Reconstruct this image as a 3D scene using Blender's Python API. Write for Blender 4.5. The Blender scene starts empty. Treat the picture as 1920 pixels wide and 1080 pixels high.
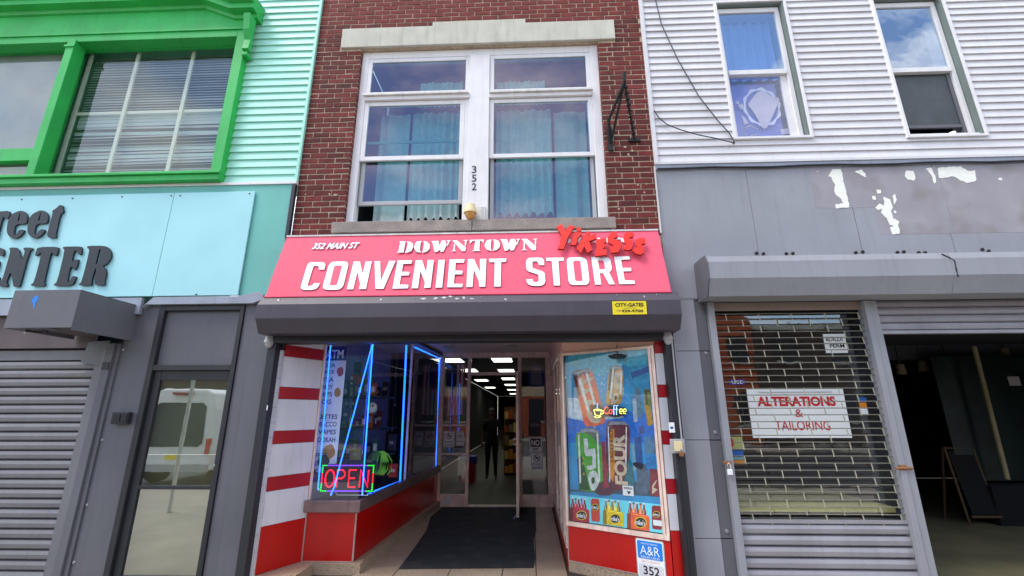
import bpy, math, random
from mathutils import Vector, Matrix
random.seed(7)
D = bpy.data
S = bpy.context.scene
C = S.collection
rad = math.radians

# ------------------------------------------------------------------ camera
FPX = 845.0                                    # focal length in pixels of the 1920 px wide photograph
CAMP = Vector((0.0, -4.85, 1.5))
RM = Matrix(((0.99921965, 0.03942749, -0.00235893),
             (-0.01290198, 0.26936471, -0.96295181),
             (-0.03733136, 0.96223081, 0.2696632)))   # rows: right, down, forward
cam = D.objects.new('camera', D.cameras.new('camera'))
C.objects.link(cam)
r_, d_, f_ = RM[0], RM[1], RM[2]
cam.matrix_world = Matrix(((r_.x, -d_.x, -f_.x, CAMP.x), (r_.y, -d_.y, -f_.y, CAMP.y),
                           (r_.z, -d_.z, -f_.z, CAMP.z), (0, 0, 0, 1)))
cam.data.sensor_width = 36.0
cam.data.lens = 36.0 * FPX / 1920.0
cam.data.clip_start = 0.05
cam.data.clip_end = 600
S.camera = cam

# ------------------------------------------------------------------ sky, sun, exposure
W = D.worlds.new('World'); S.world = W; W.use_nodes = True
nt = W.node_tree; nt.nodes.clear()
out = nt.nodes.new('ShaderNodeOutputWorld'); bg = nt.nodes.new('ShaderNodeBackground')
sky = nt.nodes.new('ShaderNodeTexSky'); sky.sky_type = 'NISHITA'; sky.sun_disc = False
sky.sun_elevation = rad(60); sky.sun_rotation = rad(240); sky.air_density = 1.0; sky.dust_density = 0.5
tc = nt.nodes.new('ShaderNodeTexCoord'); mp = nt.nodes.new('ShaderNodeMapping'); mp.inputs['Scale'].default_value = (1, 1, 2.4)
ns = nt.nodes.new('ShaderNodeTexNoise'); ns.inputs['Scale'].default_value = 2.6; ns.inputs['Detail'].default_value = 8
ns.inputs['Roughness'].default_value = 0.58
rp = nt.nodes.new('ShaderNodeValToRGB'); rp.color_ramp.elements[0].position = 0.42; rp.color_ramp.elements[1].position = 0.64
mx = nt.nodes.new('ShaderNodeMix'); mx.data_type = 'RGBA'; mx.inputs[7].default_value = (7.4, 7.2, 7.0, 1)
mp.inputs['Location'].default_value = (-3.577, -8.442, 6.579)
L = nt.links.new
L(tc.outputs['Generated'], mp.inputs[0]); L(mp.outputs[0], ns.inputs['Vector']); L(ns.outputs['Fac'], rp.inputs[0])
L(rp.outputs[0], mx.inputs[0]); L(sky.outputs[0], mx.inputs[6]); L(mx.outputs[2], bg.inputs['Color'])
bg.inputs['Strength'].default_value = 0.15
L(bg.outputs[0], out.inputs[0])
sun = D.objects.new('sun', D.lights.new('sun', 'SUN')); C.objects.link(sun)
sun.data.energy = 1.3; sun.data.angle = rad(24); sun.data.color = (1.0, 0.95, 0.88)
sun.rotation_euler = (rad(30), 0, rad(-60)); sun.location = (0, -6, 12)
S.view_settings.view_transform = 'Standard'; S.view_settings.look = 'None'
S.view_settings.gamma = 1; S.view_settings.use_curve_mapping = False
S.view_settings.exposure = 1.15
S.render.engine = 'CYCLES'

# ------------------------------------------------------------------ helpers
def lin(c):
    return tuple(((v / 255.0) / 12.92 if v <= 10 else ((v / 255.0 + 0.055) / 1.055) ** 2.4) for v in c)

def mat(name, rgb, rough=0.6, metal=0.0, var=0.12, scale=3.0, bump=0.0, bscale=60.0, streak=0.0, rand=0.0,
        speck=None, spec=0.5, scuff=0.0):
    """Principled paint / stone with soft colour variation, optional grime streaks, speckle and fine relief."""
    m = D.materials.new(name); m.use_nodes = True
    t = m.node_tree; b = t.nodes['Principled BSDF']; N = t.nodes.new; K = t.links.new
    c = lin(rgb)
    b.inputs['Roughness'].default_value = rough; b.inputs['Metallic'].default_value = metal
    b.inputs['Specular IOR Level'].default_value = spec
    geo = N('ShaderNodeNewGeometry')
    n1 = N('ShaderNodeTexNoise'); n1.inputs['Scale'].default_value = scale; n1.inputs['Detail'].default_value = 6
    K(geo.outputs['Position'], n1.inputs['Vector'])
    r1 = N('ShaderNodeMapRange'); r1.inputs[3].default_value = 1 - var; r1.inputs[4].default_value = 1 + var
    r1.inputs[1].default_value = 0.3; r1.inputs[2].default_value = 0.7
    K(n1.outputs['Fac'], r1.inputs[0])
    last = r1.outputs[0]
    if streak:
        mpp = N('ShaderNodeMapping'); mpp.inputs['Scale'].default_value = (9, 9, 0.8)
        K(geo.outputs['Position'], mpp.inputs[0])
        n2 = N('ShaderNodeTexNoise'); n2.inputs['Scale'].default_value = 2.0; n2.inputs['Detail'].default_value = 5
        K(mpp.outputs[0], n2.inputs['Vector'])
        r2 = N('ShaderNodeMapRange'); r2.inputs[1].default_value = 0.52; r2.inputs[2].default_value = 0.8
        r2.inputs[3].default_value = 1.0; r2.inputs[4].default_value = 1 - streak
        K(n2.outputs['Fac'], r2.inputs[0])
        mu = N('ShaderNodeMath'); mu.operation = 'MULTIPLY'; K(last, mu.inputs[0]); K(r2.outputs[0], mu.inputs[1]); last = mu.outputs[0]
    if rand:
        oi = N('ShaderNodeObjectInfo'); r3 = N('ShaderNodeMapRange')
        r3.inputs[3].default_value = 1 - rand; r3.inputs[4].default_value = 1 + rand
        K(oi.outputs['Random'], r3.inputs[0])
        mu = N('ShaderNodeMath'); mu.operation = 'MULTIPLY'; K(last, mu.inputs[0]); K(r3.outputs[0], mu.inputs[1]); last = mu.outputs[0]
    vm = N('ShaderNodeVectorMath'); vm.operation = 'SCALE'; vm.inputs[0].default_value = c; K(last, vm.inputs['Scale'])
    col = vm.outputs[0]
    if speck:
        vo = N('ShaderNodeTexNoise'); vo.inputs['Scale'].default_value = speck[1]; vo.inputs['Detail'].default_value = 2
        K(geo.outputs['Position'], vo.inputs['Vector'])
        rr = N('ShaderNodeMapRange'); rr.inputs[1].default_value = 0.50; rr.inputs[2].default_value = 0.64; rr.inputs[4].default_value = speck[2]
        K(vo.outputs['Fac'], rr.inputs[0])
        mm = N('ShaderNodeMix'); mm.data_type = 'RGBA'; K(rr.outputs[0], mm.inputs[0]); K(col, mm.inputs[6])
        mm.inputs[7].default_value = (*lin(speck[0]), 1); col = mm.outputs[2]
    if scuff:                                   # small pale chips and scratches
        mp2 = N('ShaderNodeMapping'); mp2.inputs['Scale'].default_value = (5, 5, 9); K(geo.outputs['Position'], mp2.inputs[0])
        sc = N('ShaderNodeTexNoise'); sc.inputs['Scale'].default_value = 3.0; sc.inputs['Detail'].default_value = 9; sc.inputs['Roughness'].default_value = 0.75
        K(mp2.outputs[0], sc.inputs['Vector'])
        rr = N('ShaderNodeMapRange'); rr.inputs[1].default_value = 0.69; rr.inputs[2].default_value = 0.73; rr.inputs[4].default_value = scuff
        K(sc.outputs['Fac'], rr.inputs[0])
        mm = N('ShaderNodeMix'); mm.data_type = 'RGBA'; K(rr.outputs[0], mm.inputs[0]); K(col, mm.inputs[6])
        mm.inputs[7].default_value = (0.42, 0.42, 0.42, 1); col = mm.outputs[2]
    K(col, b.inputs['Base Color'])
    if bump:
        n3 = N('ShaderNodeTexNoise'); n3.inputs['Scale'].default_value = bscale; n3.inputs['Detail'].default_value = 4
        K(geo.outputs['Position'], n3.inputs['Vector'])
        bp = N('ShaderNodeBump'); bp.inputs['Strength'].default_value = bump; bp.inputs['Distance'].default_value = 0.01
        K(n3.outputs['Fac'], bp.inputs['Height']); K(bp.outputs[0], b.inputs['Normal'])
    return m

def glass(name, tint=(0.9, 0.95, 0.95), refl=0.12, gtint=(1, 1, 1), rough=0.01, wav=0.0):
    m = D.materials.new(name); m.use_nodes = True; t = m.node_tree; t.nodes.clear(); N = t.nodes.new; K = t.links.new
    o = N('ShaderNodeOutputMaterial'); mxs = N('ShaderNodeMixShader'); tr = N('ShaderNodeBsdfTransparent'); gl = N('ShaderNodeBsdfGlossy')
    tr.inputs[0].default_value = (*[math.sqrt(q) for q in tint], 1); gl.inputs['Color'].default_value = (*gtint, 1); gl.inputs['Roughness'].default_value = rough
    fr = N('ShaderNodeFresnel'); fr.inputs[0].default_value = 1.5
    ad = N('ShaderNodeMath'); ad.operation = 'ADD'; ad.use_clamp = True; ad.inputs[1].default_value = refl
    ge = N('ShaderNodeNewGeometry'); sb_ = N('ShaderNodeMath'); sb_.operation = 'SUBTRACT'; sb_.inputs[0].default_value = 1.0
    ml = N('ShaderNodeMath'); ml.operation = 'MULTIPLY'; K(ge.outputs['Backfacing'], sb_.inputs[1])
    K(fr.outputs[0], ad.inputs[0]); K(ad.outputs[0], ml.inputs[0]); K(sb_.outputs[0], ml.inputs[1]); K(ml.outputs[0], mxs.inputs[0]); K(tr.outputs[0], mxs.inputs[1]); K(gl.outputs[0], mxs.inputs[2])
    if wav:
        geo = N('ShaderNodeNewGeometry'); n3 = N('ShaderNodeTexNoise'); n3.inputs['Scale'].default_value = 3.0
        K(geo.outputs['Position'], n3.inputs['Vector'])
        bp = N('ShaderNodeBump'); bp.inputs['Strength'].default_value = wav; bp.inputs['Distance'].default_value = 0.02
        K(n3.outputs['Fac'], bp.inputs['Height']); K(bp.outputs[0], gl.inputs['Normal'])
    K(mxs.outputs[0], o.inputs[0]); return m

def emit(name, rgb, s):
    m = D.materials.new(name); m.use_nodes = True; b = m.node_tree.nodes['Principled BSDF']
    b.inputs['Base Color'].default_value = (*lin(rgb), 1); b.inputs['Emission Color'].default_value = (*lin(rgb), 1)
    b.inputs['Emission Strength'].default_value = s; return m

WO = {}                                         # object -> world origin
def _link(o, parent, wc):
    C.objects.link(o)
    if parent is not None:
        o.parent = parent; o.location = wc - WO[parent.name]
    else:
        o.location = wc
    WO[o.name] = wc
    return o

def thing(name, label, cat, loc, group=None):
    o = D.objects.new(name, None); o.empty_display_size = 0.2
    _link(o, None, Vector(loc)); o['label'] = label; o['category'] = cat
    if group: o['group'] = group
    return o

def tag(o, label, cat, group=None):
    o['label'] = label; o['category'] = cat
    if group: o['group'] = group
    return o

def kind(o, k): o['kind'] = k; return o

class MB:
    def __init__(s): s.v = []; s.f = []; s.m = []; s.sm = []
    def add(s, vs, fs, m=0, smooth=False):
        b = len(s.v); s.v += [Vector(p) for p in vs]
        for f in fs: s.f.append([b + i for i in f]); s.m.append(m); s.sm.append(smooth)
        return s
    def box(s, x0, x1, y0, y1, z0, z1, m=0):
        if x0 > x1: x0, x1 = x1, x0
        if y0 > y1: y0, y1 = y1, y0
        if z0 > z1: z0, z1 = z1, z0
        return s.add([(x0,y0,z0),(x1,y0,z0),(x1,y1,z0),(x0,y1,z0),(x0,y0,z1),(x1,y0,z1),(x1,y1,z1),(x0,y1,z1)],
                     [(0,3,2,1),(4,5,6,7),(0,1,5,4),(1,2,6,5),(2,3,7,6),(3,0,4,7)], m)
    def prism(s, base, vec, m=0):
        n = len(base); vec = Vector(vec); b2 = [Vector(p) + vec for p in base]
        return s.add(list(base) + b2, [tuple(range(n))[::-1], tuple(range(n, 2*n))] +
                     [(i, (i+1) % n, n + (i+1) % n, n + i) for i in range(n)], m)
    def profx(s, prof, x0, x1, m=0):            # prof: (y, z) list, extruded along X
        return s.prism([(x0, y, z) for y, z in prof], (x1 - x0, 0, 0), m)
    def quad(s, a, b, c, d, m=0): return s.add([a, b, c, d], [(0, 1, 2, 3)], m)
    def tube(s, path, r, n=8, m=0, caps=True, r1=None):
        path = [Vector(p) for p in path]; rings = []; k = len(path)
        for i, p in enumerate(path):
            t = (path[min(i+1, k-1)] - path[max(i-1, 0)]).normalized()
            a = t.cross(Vector((0, 0, 1)));
            if a.length < 0.05: a = t.cross(Vector((1, 0, 0)))
            a.normalize(); b = t.cross(a)
            rr = r if r1 is None else r + (r1 - r) * i / (k - 1)
            rings.append([p + a * rr * math.cos(2*math.pi*j/n) + b * rr * math.sin(2*math.pi*j/n) for j in range(n)])
        vs = [q for g in rings for q in g]
        fs = [(i*n+j, i*n+(j+1) % n, (i+1)*n+(j+1) % n, (i+1)*n+j) for i in range(k-1) for j in range(n)]
        s.add(vs, fs, m, True)
        if caps: s.add(rings[0], [tuple(range(n))], m); s.add(rings[-1], [tuple(range(n))[::-1]], m)
        return s
    def lathe(s, c, prof, n=20, m=0, axis='Z'):
        c = Vector(c); vs = []; k = len(prof)
        for r, h in prof:
            for j in range(n):
                a = 2*math.pi*j/n
                vs.append(c + (Vector((r*math.cos(a), r*math.sin(a), h)) if axis == 'Z' else Vector((r*math.cos(a), h, r*math.sin(a)))))
        fs = [(i*n+j, i*n+(j+1) % n, (i+1)*n+(j+1) % n, (i+1)*n+j) for i in range(k-1) for j in range(n)]
        s.add(vs, fs, m, True)
        s.add(vs[:n], [tuple(range(n))[::-1]], m); s.add(vs[-n:], [tuple(range(n))], m)
        return s
    def mesh(s, name, mats, c):
        me = D.meshes.new(name); me.from_pydata([p - c for p in s.v], [], s.f)
        for mm in (mats if isinstance(mats, (list, tuple)) else [mats]): me.materials.append(mm)
        me.polygons.foreach_set('material_index', s.m); me.polygons.foreach_set('use_smooth', s.sm); me.update()
        return me
    def build(s, name, mats, parent=None, bevel=0.0):
        lo = Vector([min(p[i] for p in s.v) for i in range(3)]); hi = Vector([max(p[i] for p in s.v) for i in range(3)])
        c = (lo + hi) / 2
        if parent is None: c.z = lo.z
        o = D.objects.new(name, s.mesh(name, mats, c))
        if bevel:
            bm_ = o.modifiers.new('bevel', 'BEVEL'); bm_.width = bevel; bm_.segments = 2; bm_.limit_method = 'ANGLE'
        return _link(o, parent, c)

def B(name, m, parent, *b, bevel=0.0):          # one box part
    return MB().box(*b).build(name, m, parent, bevel)

def inst(src, name, parent, wc, scale=None, rot=None):
    o = D.objects.new(name, src.data if isinstance(src, bpy.types.Object) else src)
    _link(o, parent, Vector(wc))
    if scale: o.scale = scale
    if rot: o.rotation_euler = rot
    return o

class Pl:                                       # a flat surface in the place
    def __init__(s, P0, ex, ey):
        s.P = Vector(P0); s.x = Vector(ex).normalized(); s.y = Vector(ey).normalized(); s.n = s.x.cross(s.y).normalized()
    def pt(s, a, b, c=0.0): return s.P + s.x*a + s.y*b + s.n*c
    def uv(s, u, v):                            # where the sight line of photo pixel (u, v) meets the surface
        d = RM.transposed() @ Vector(((u-960)/FPX, (v-540)/FPX, 1.0))
        t = (s.P - CAMP).dot(s.n) / d.dot(s.n); q = CAMP + d*t - s.P
        return q.dot(s.x), q.dot(s.y)
    def w(s, u, v, c=0.0): a, b = s.uv(u, v); return s.pt(a, b, c)
def PY(Y): return Pl((0, Y, 0), (1, 0, 0), (0, 0, 1))
def U(u, v, Y): return PY(Y).w(u, v)

def curve_mesh(loops, thick):
    cu = D.curves.new('outline', 'CURVE'); cu.dimensions = '2D'; cu.fill_mode = 'BOTH'; cu.extrude = thick/2
    for lp in loops:
        sp = cu.splines.new('POLY'); sp.points.add(len(lp)-1)
        for i, (a, b) in enumerate(lp): sp.points[i].co = (a, b, 0, 1)
        sp.use_cyclic_u = True
    o = D.objects.new('outline', cu); me = D.meshes.new_from_object(o)
    D.objects.remove(o); D.curves.remove(cu); return me

def on_plane(me, pl, name, m, parent, off, fn=lambda x, y: (x, y)):
    for v in me.vertices:
        a, b = fn(v.co.x, v.co.y); v.co = pl.pt(a, b, off + v.co.z)
    vs = [v.co.copy() for v in me.vertices]
    lo = Vector([min(p[i] for p in vs) for i in range(3)]); hi = Vector([max(p[i] for p in vs) for i in range(3)]); c = (lo+hi)/2
    for v in me.vertices: v.co -= c
    me.materials.clear(); me.materials.append(m); me.name = name
    o = D.objects.new(name, me); return _link(o, parent, c)

def outline(name, loops_px, pl, thick, m, parent, ox=0, oy=0, s=1.0, off=None):
    lp = [[pl.uv(ox + x/s, oy + y/s) for x, y in l] for l in loops_px]
    return on_plane(curve_mesh(lp, thick), pl, name, m, parent, thick/2 if off is None else off + thick/2)

def smooth_loop(l, n=1):                        # Chaikin rounding of an outline
    for _ in range(n):
        q = []
        for i in range(len(l)):
            a, b = l[i], l[(i+1) % len(l)]
            q += [(a[0]*.78+b[0]*.22, a[1]*.78+b[1]*.22), (a[0]*.22+b[0]*.78, a[1]*.22+b[1]*.78)]
        l = q
    return l

def text(name, body, pl, quad, m, parent, thick=0.002, bold=0.0, shear=0.0, off=0.001, rot=0):
    """quad = (u0, v0, u1, v1): left-bottom and right-top pixels of the wording on the surface."""
    a0, b0 = pl.uv(quad[0], quad[1]); a1, b1 = pl.uv(quad[2], quad[3])
    return text_ab(name, body, pl, (a0, b0, a1, b1), m, parent, thick, bold, shear, off, rot)

def text_ab(name, body, pl, ab, m, parent, thick=0.002, bold=0.0, shear=0.0, off=0.001, rot=0):
    cu = D.curves.new('wording', 'FONT'); cu.body = body; cu.size = 1; cu.offset = bold; cu.shear = shear
    cu.resolution_u = 3; cu.align_x = 'CENTER'
    o = D.objects.new('wording', cu); me = D.meshes.new_from_object(o); D.objects.remove(o); D.curves.remove(cu)
    xs = [v.co.x for v in me.vertices]; ys = [v.co.y for v in me.vertices]
    x0, x1, y0, y1 = min(xs), max(xs), min(ys), max(ys); a0, b0, a1, b1 = ab
    # flat print: give it a hair of thickness by one sheet lying just off the surface
    def fn(x, y):
        s, t = (x-x0)/(x1-x0), (y-y0)/(y1-y0)
        if rot == 90: s, t = 1-t, s
        if rot == -90: s, t = t, 1-s
        return a0+(a1-a0)*s, b0+(b1-b0)*t
    for v in me.vertices: v.co.z = 0
    return on_plane(me, pl, name, m, parent, off+thick, fn)

def rect_pl(name, pl, quad, m, parent, thick=0.003, off=0.0, ab=None):
    if ab: a0, b0, a1, b1 = ab
    else: (a0, b0), (a1, b1) = pl.uv(quad[0], quad[1]), pl.uv(quad[2], quad[3])
    mb = MB(); mb.prism([pl.pt(a0, b0, off), pl.pt(a1, b0, off), pl.pt(a1, b1, off), pl.pt(a0, b1, off)], pl.n*thick)
    return mb.build(name, m, parent)

# ------------------------------------------------------------------ materials
M = {}
M['brick'] = mat('brick_red', (100, 33, 31), 0.85, var=0.26, scale=7, bump=0.6, bscale=90, rand=0.38, streak=0.25)
M['mortar'] = mat('mortar', (182, 164, 140), 0.95, var=0.2, scale=14, bump=0.6, bscale=120)
M['stone'] = mat('limestone', (196, 194, 180), 0.85, var=0.1, scale=4, bump=0.3, bscale=140, streak=0.25)
M['sill'] = mat('speckled_granite', (160, 148, 140), 0.8, var=0.2, scale=6, bump=0.3, speck=((70, 64, 62), 130, 0.8))
M['white'] = mat('white_paint', (228, 226, 226), 0.5, var=0.05, scale=4, streak=0.10, bump=0.08)
M['white_dirty'] = mat('weathered_white_trim', (214, 212, 208), 0.6, var=0.12, scale=9, streak=0.3, bump=0.15)
M['siding'] = mat('white_vinyl_siding', (214, 213, 215), 0.55, var=0.05, scale=3, bump=0.05, bscale=160, rand=0.025, streak=0.08)
M['mint'] = mat('mint_vinyl_siding', (168, 228, 210), 0.55, var=0.04, scale=3, bump=0.05, bscale=160, rand=0.025)
M['green'] = mat('bright_green_paint', (42, 178, 80), 0.5, var=0.13, scale=2.6, bump=0.3, streak=0.16, scuff=0.25)
M['teal'] = mat('faded_teal_panel', (108, 182, 172), 0.6, var=0.08, scale=2)
M['aqua'] = mat('pale_aqua_signboard', (166, 222, 228), 0.6, var=0.06, scale=1.5)
M['letter'] = mat('slate_letter', (26, 34, 42), 0.5, var=0.1, scale=8)
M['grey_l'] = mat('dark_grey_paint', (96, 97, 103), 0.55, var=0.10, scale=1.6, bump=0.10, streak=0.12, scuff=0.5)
M['grey_r'] = mat('grey_paint', (148, 150, 156), 0.55, var=0.09, scale=1.4, bump=0.08, streak=0.12, scuff=0.5)
M['grey_trim'] = mat('pale_grey_trim', (150, 158, 172), 0.5, var=0.12, scale=4, streak=0.2)
M['galv'] = mat('galvanised_slats', (158, 156, 162), 0.42, 0.3, var=0.10, scale=3, streak=0.12, rand=0.05)
M['galv_d'] = mat('grey_slats', (116, 115, 119), 0.5, 0.1, var=0.08, scale=3, streak=0.12, rand=0.04)
M['dark'] = mat('charcoal_metal', (38, 39, 45), 0.5, var=0.15, scale=4)
M['black'] = mat('black_iron', (22, 22, 26), 0.6, var=0.3, scale=20, bump=0.4)
M['pink'] = mat('pink_awning_cloth', (238, 88, 114), 0.7, var=0.08, scale=1.0, streak=0.13, scuff=0.12, bump=0.08, bscale=200)
M['print'] = mat('white_print', (245, 245, 245), 0.6, var=0.02)
M['outline'] = mat('grey_print_outline', (150, 96, 122), 0.6, var=0.02)
M['box'] = mat('plum_grey_housing', (70, 64, 74), 0.5, var=0.12, scale=3, streak=0.15, bump=0.08, scuff=0.9)
M['redletter'] = mat('scarlet_letter', (240, 34, 10), 0.5, var=0.02)
M['redside'] = mat('dark_red_edge', (140, 10, 8), 0.5, var=0.02)
M['yellow'] = mat('yellow_plate', (238, 214, 30), 0.5, var=0.03)
M['ink'] = mat('black_ink', (30, 26, 22), 0.6, var=0.02)
M['redink'] = mat('red_ink', (200, 24, 34), 0.6, var=0.05)
M['blueink'] = mat('blue_ink', (30, 60, 150), 0.6, var=0.05)
M['redpanel'] = mat('glossy_red_panel', (186, 9, 6), 0.25, var=0.08, scale=1.5, scuff=0.3, streak=0.12)
M['redstripe'] = mat('red_stripe_tile', (166, 14, 32), 0.3, var=0.06)
M['whitetile'] = mat('white_panel_tile', (216, 216, 222), 0.25, var=0.07, scale=3, streak=0.2)
M['joint'] = mat('panel_joint_metal', (190, 160, 150), 0.5, 0.3, var=0.2, scale=10)
M['alu'] = mat('worn_aluminium', (240, 212, 196), 0.35, 0.1, var=0.18, scale=7, streak=0.35)
M['sillmetal'] = mat('bronze_sill_metal', (142, 118, 118), 0.35, 0.5, var=0.2, scale=6, streak=0.2)
M['terrazzo'] = mat('tan_terrazzo', (178, 156, 132), 0.4, var=0.14, scale=2.5, speck=((112, 88, 68), 70, 0.75), rand=0.09)
M['mat'] = mat('dark_rubber_mat', (38, 40, 44), 0.9, var=0.25, scale=3, bump=0.8, bscale=220, speck=((74, 70, 64), 5, .35))
M['soffit'] = mat('beige_soffit', (240, 220, 204), 0.7, var=0.08)
M['peach'] = mat('peach_panel', (232, 184, 162), 0.6, var=0.05)
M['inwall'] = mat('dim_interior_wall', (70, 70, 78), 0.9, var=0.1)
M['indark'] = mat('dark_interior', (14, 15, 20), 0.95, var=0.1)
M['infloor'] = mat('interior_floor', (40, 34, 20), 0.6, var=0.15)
M['cream'] = mat('aged_cream_plastic', (226, 208, 160), 0.5, var=0.08)
M['amber'] = mat('amber_dome', (200, 150, 80), 0.25, var=0.1)
M['plastic'] = mat('grey_plastic', (170, 170, 172), 0.4, var=0.05)
M['paper'] = mat('white_paper', (238, 242, 240), 0.8, var=0.04)
M['older'] = mat('older_mauve_grey_paint', (154, 150, 156), 0.6, var=0.1, scale=3, bump=0.1, speck=((110, 96, 70), 2.2, 0.35))
M['bare'] = mat('bare_white_patch', (244, 244, 232), 0.8, var=0.05, scale=20)
M['rust'] = mat('rusty_latch', (150, 104, 70), 0.7, 0.3, var=0.3, scale=40)
M['wood'] = mat('worn_wood', (84, 62, 40), 0.7, var=0.2, scale=6)
M['curtain'] = mat('lace_curtain', (214, 226, 226), 0.9, var=0.06, scale=20)
M['blind'] = mat('blind_slat', (140, 150, 152), 0.6, var=0.06, rand=0.10)
M['blind_lit'] = mat('lit_blind_slat', (178, 196, 196), 0.6, var=0.05, rand=0.05)  # paler copy; light caught by some slats put into the colour
M['muntin'] = mat('cream_muntin', (216, 218, 200), 0.6, var=0.06)
M['cable'] = mat('grey_cable', (70, 72, 80), 0.6, var=0.05)
M['tyre'] = mat('tyre_rubber', (24, 24, 26), 0.8, var=0.1)
M['asphalt'] = mat('asphalt', (62, 62, 64), 0.9, var=0.2, scale=5, bump=0.5, bscale=150)
M['concrete'] = mat('sidewalk_concrete', (150, 143, 132), 0.9, var=0.12, scale=2, bump=0.3)
M['orange'] = mat('orange_brick_far', (190, 96, 62), 0.9, var=0.12, scale=3)
M['beige'] = mat('beige_band_far', (214, 190, 156), 0.9, var=0.08)
M['brownf'] = mat('brown_brick_far', (88, 74, 66), 0.9, var=0.12)
M['khaki'] = mat('khaki_platform', (236, 226, 150), 0.8, var=0.1)

M['g_center'] = glass('tinted_upper_glass', (0.36, 0.64, 0.62), 0.13, (0.68, 0.62, 0.84), 0.02, 0.05)
M['g_right'] = glass('blue_sky_glass', (0.75, 0.85, 0.95), 0.38, (0.78, 0.88, 1.0), 0.02, 0.12)
M['g_left'] = glass('grey_bay_glass', (0.86, 0.9, 0.9), 0.07, (0.72, 0.78, 0.78), 0.02, 0.05)
M['g_door'] = glass('mirror_film_glass', (0.85, 0.88, 0.78), 0.40, (0.95, 1.0, 0.95), 0.01, 0.02)
M['g_shop'] = glass('shop_glass', (0.95, 0.97, 0.98), 0.09, (0.85, 0.88, 1.0), 0.01, 0.04)
M['g_poster'] = glass('poster_glass', (0.97, 0.98, 1.0), 0.01, (1, 1, 1), 0.01, 0.04)
M['g_grille'] = glass('dim_shop_glass', (0.9, 0.93, 0.9), 0.15, (1, 1, 1), 0.02, 0.08)
M['g_side'] = glass('side_pane_glass', (0.9, 0.92, 0.92), 0.10)
M['neon'] = emit('blue_neon_tube', (30, 104, 255), 2.2)
M['neonr'] = emit('red_led', (255, 20, 40), 1.3)
M['neong'] = emit('green_led', (30, 230, 60), 1.0)
M['neonv'] = emit('violet_led', (120, 60, 255), 1.2)
M['tubelight'] = emit('ceiling_diffuser', (250, 255, 235), 1.7)

GZ = -0.10                                       # ground level at the doorway
# ------------------------------------------------------------------ ground, street, far side of the street
kind(B('sidewalk', M['concrete'], None, -30, 30, -5.9, -0.001, GZ-0.15, GZ-0.004), 'structure')
kind(B('kerb', M['concrete'], None, -30, 30, -6.05, -5.902, GZ-0.30, GZ-0.006), 'structure')
kind(MB().quad((-60, -17, GZ-0.14), (60, -17, GZ-0.14), (60, -6.05, GZ-0.14), (-60, -6.05, GZ-0.14)).build('road', M['asphalt']), 'structure')
kind(MB().quad((-200, -200, GZ-0.16), (200, -200, GZ-0.16), (200, 200, GZ-0.16), (-200, 200, GZ-0.16)).build('ground', M['concrete']), 'structure')
kind(B('far_pavement', M['concrete'], None, -60, 60, -21.9, -17, GZ-0.15, GZ-0.01), 'structure')
wm = D.meshes.new('far_window')
def far_building(label, x0, x1, h, m, band=None, floors=3, nwin=5):
    t = thing('far_building', label, 'building', ((x0+x1)/2, -26, GZ))
    B('wall', m, t, x0, x1, -30, -22, GZ, h)
    if band: B('stone_band', band, t, x0, x1, -22.12, -22.003, 2.7, 3.5) if False else B('stone_band', band, t, x0, x1, -21.998, -21.9, 2.8, 3.5)
    B('cornice', M['stone'], t, x0-0.1, x1+0.1, -22.3, -21.7, h, h+0.35)
    for f in range(floors):
        for i in range(nwin):
            cx = x0 + (x1-x0)*(i+0.5)/nwin; z = (1.0 if f == 0 else 1.4 + f*3.0)
            if z + 1.6 > h: continue
            w = B('window', M['dark'], t, cx-0.55, cx+0.55, -21.995, -21.95, z, z+1.6)
            B('window_sill', M['stone'], w, cx-0.65, cx+0.65, -21.949, -21.85, z-0.12, z)
far_building('orange brick building with a beige stone band opposite the store', -9, 4.5, 7.2, M['orange'], M['beige'])
far_building('tall narrow orange brick building further right across the street', 9.6, 13.2, 11, M['orange'], None, 3, 2)
far_building('low dark brown building between the orange ones across the street', 4.6, 9.5, 4.4, M['brownf'], None, 1, 3)
far_building('low teal rendered building behind the parked van', -15.1, -9.1, 5.2, mat('teal_render_far', (58, 120, 124), .8), None, 1, 3)
far_building('dark brown building at the left end across the street', -30, -15.2, 6.0, M['brownf'], None, 2, 6)
far_building('low dark brown building at the right end across the street', 13.3, 40, 6.2, M['brownf'], None, 2, 8)

# white van parked across the street, seen mirrored in the grey door on the left
van = thing('parked_van', 'white van parked across the street, mirrored in the glass door', 'van', (-10.9, -9.2, GZ-0.14))
vz = GZ - 0.14
body = MB(); sec = [(-1.0, 0.35), (-1.03, 1.1), (-0.97, 1.9), (-0.86, 2.3), (-0.6, 2.42), (0.6, 2.42), (0.86, 2.3), (0.97, 1.9), (1.03, 1.1), (1.0, 0.35)]
body.prism([(-10.9+a, -9.2, vz+b) for a, b in sec], (0, -3.6, 0)); vb = body.build('body', M['white'], van, 0.06)
hood = MB(); hood.prism([(-10.9+a*0.97, -12.8, vz+b) for a, b in [(-1, 0.35), (-1, 1.15), (1, 1.15), (1, 0.35)]], (0, -1.1, 0)); hood.build('hood', M['white'], van, 0.08)
rw = MB(); rw.prism([(-10.9+a, -9.195, vz+b) for a, b in [(-.72,1.05),(-.6,.95),(.6,.95),(.72,1.05),(.68,1.95),(.56,2.05),(-.56,2.05),(-.68,1.95)]], (0, .02, 0)); rw.build('rear_window', M['dark'], van)
B('brake_lamp', M['redside'], van, -11.15, -10.65, -9.2, -9.1, vz+2.25, vz+2.32); B('number_plate', M['yellow'], van, -11.1, -10.75, -9.2, -9.18, vz+.62, vz+.74)
B('rear_bumper', M['plastic'], van, -11.9, -9.9, -9.19, -9.05, vz+0.35, vz+0.52)
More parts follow.
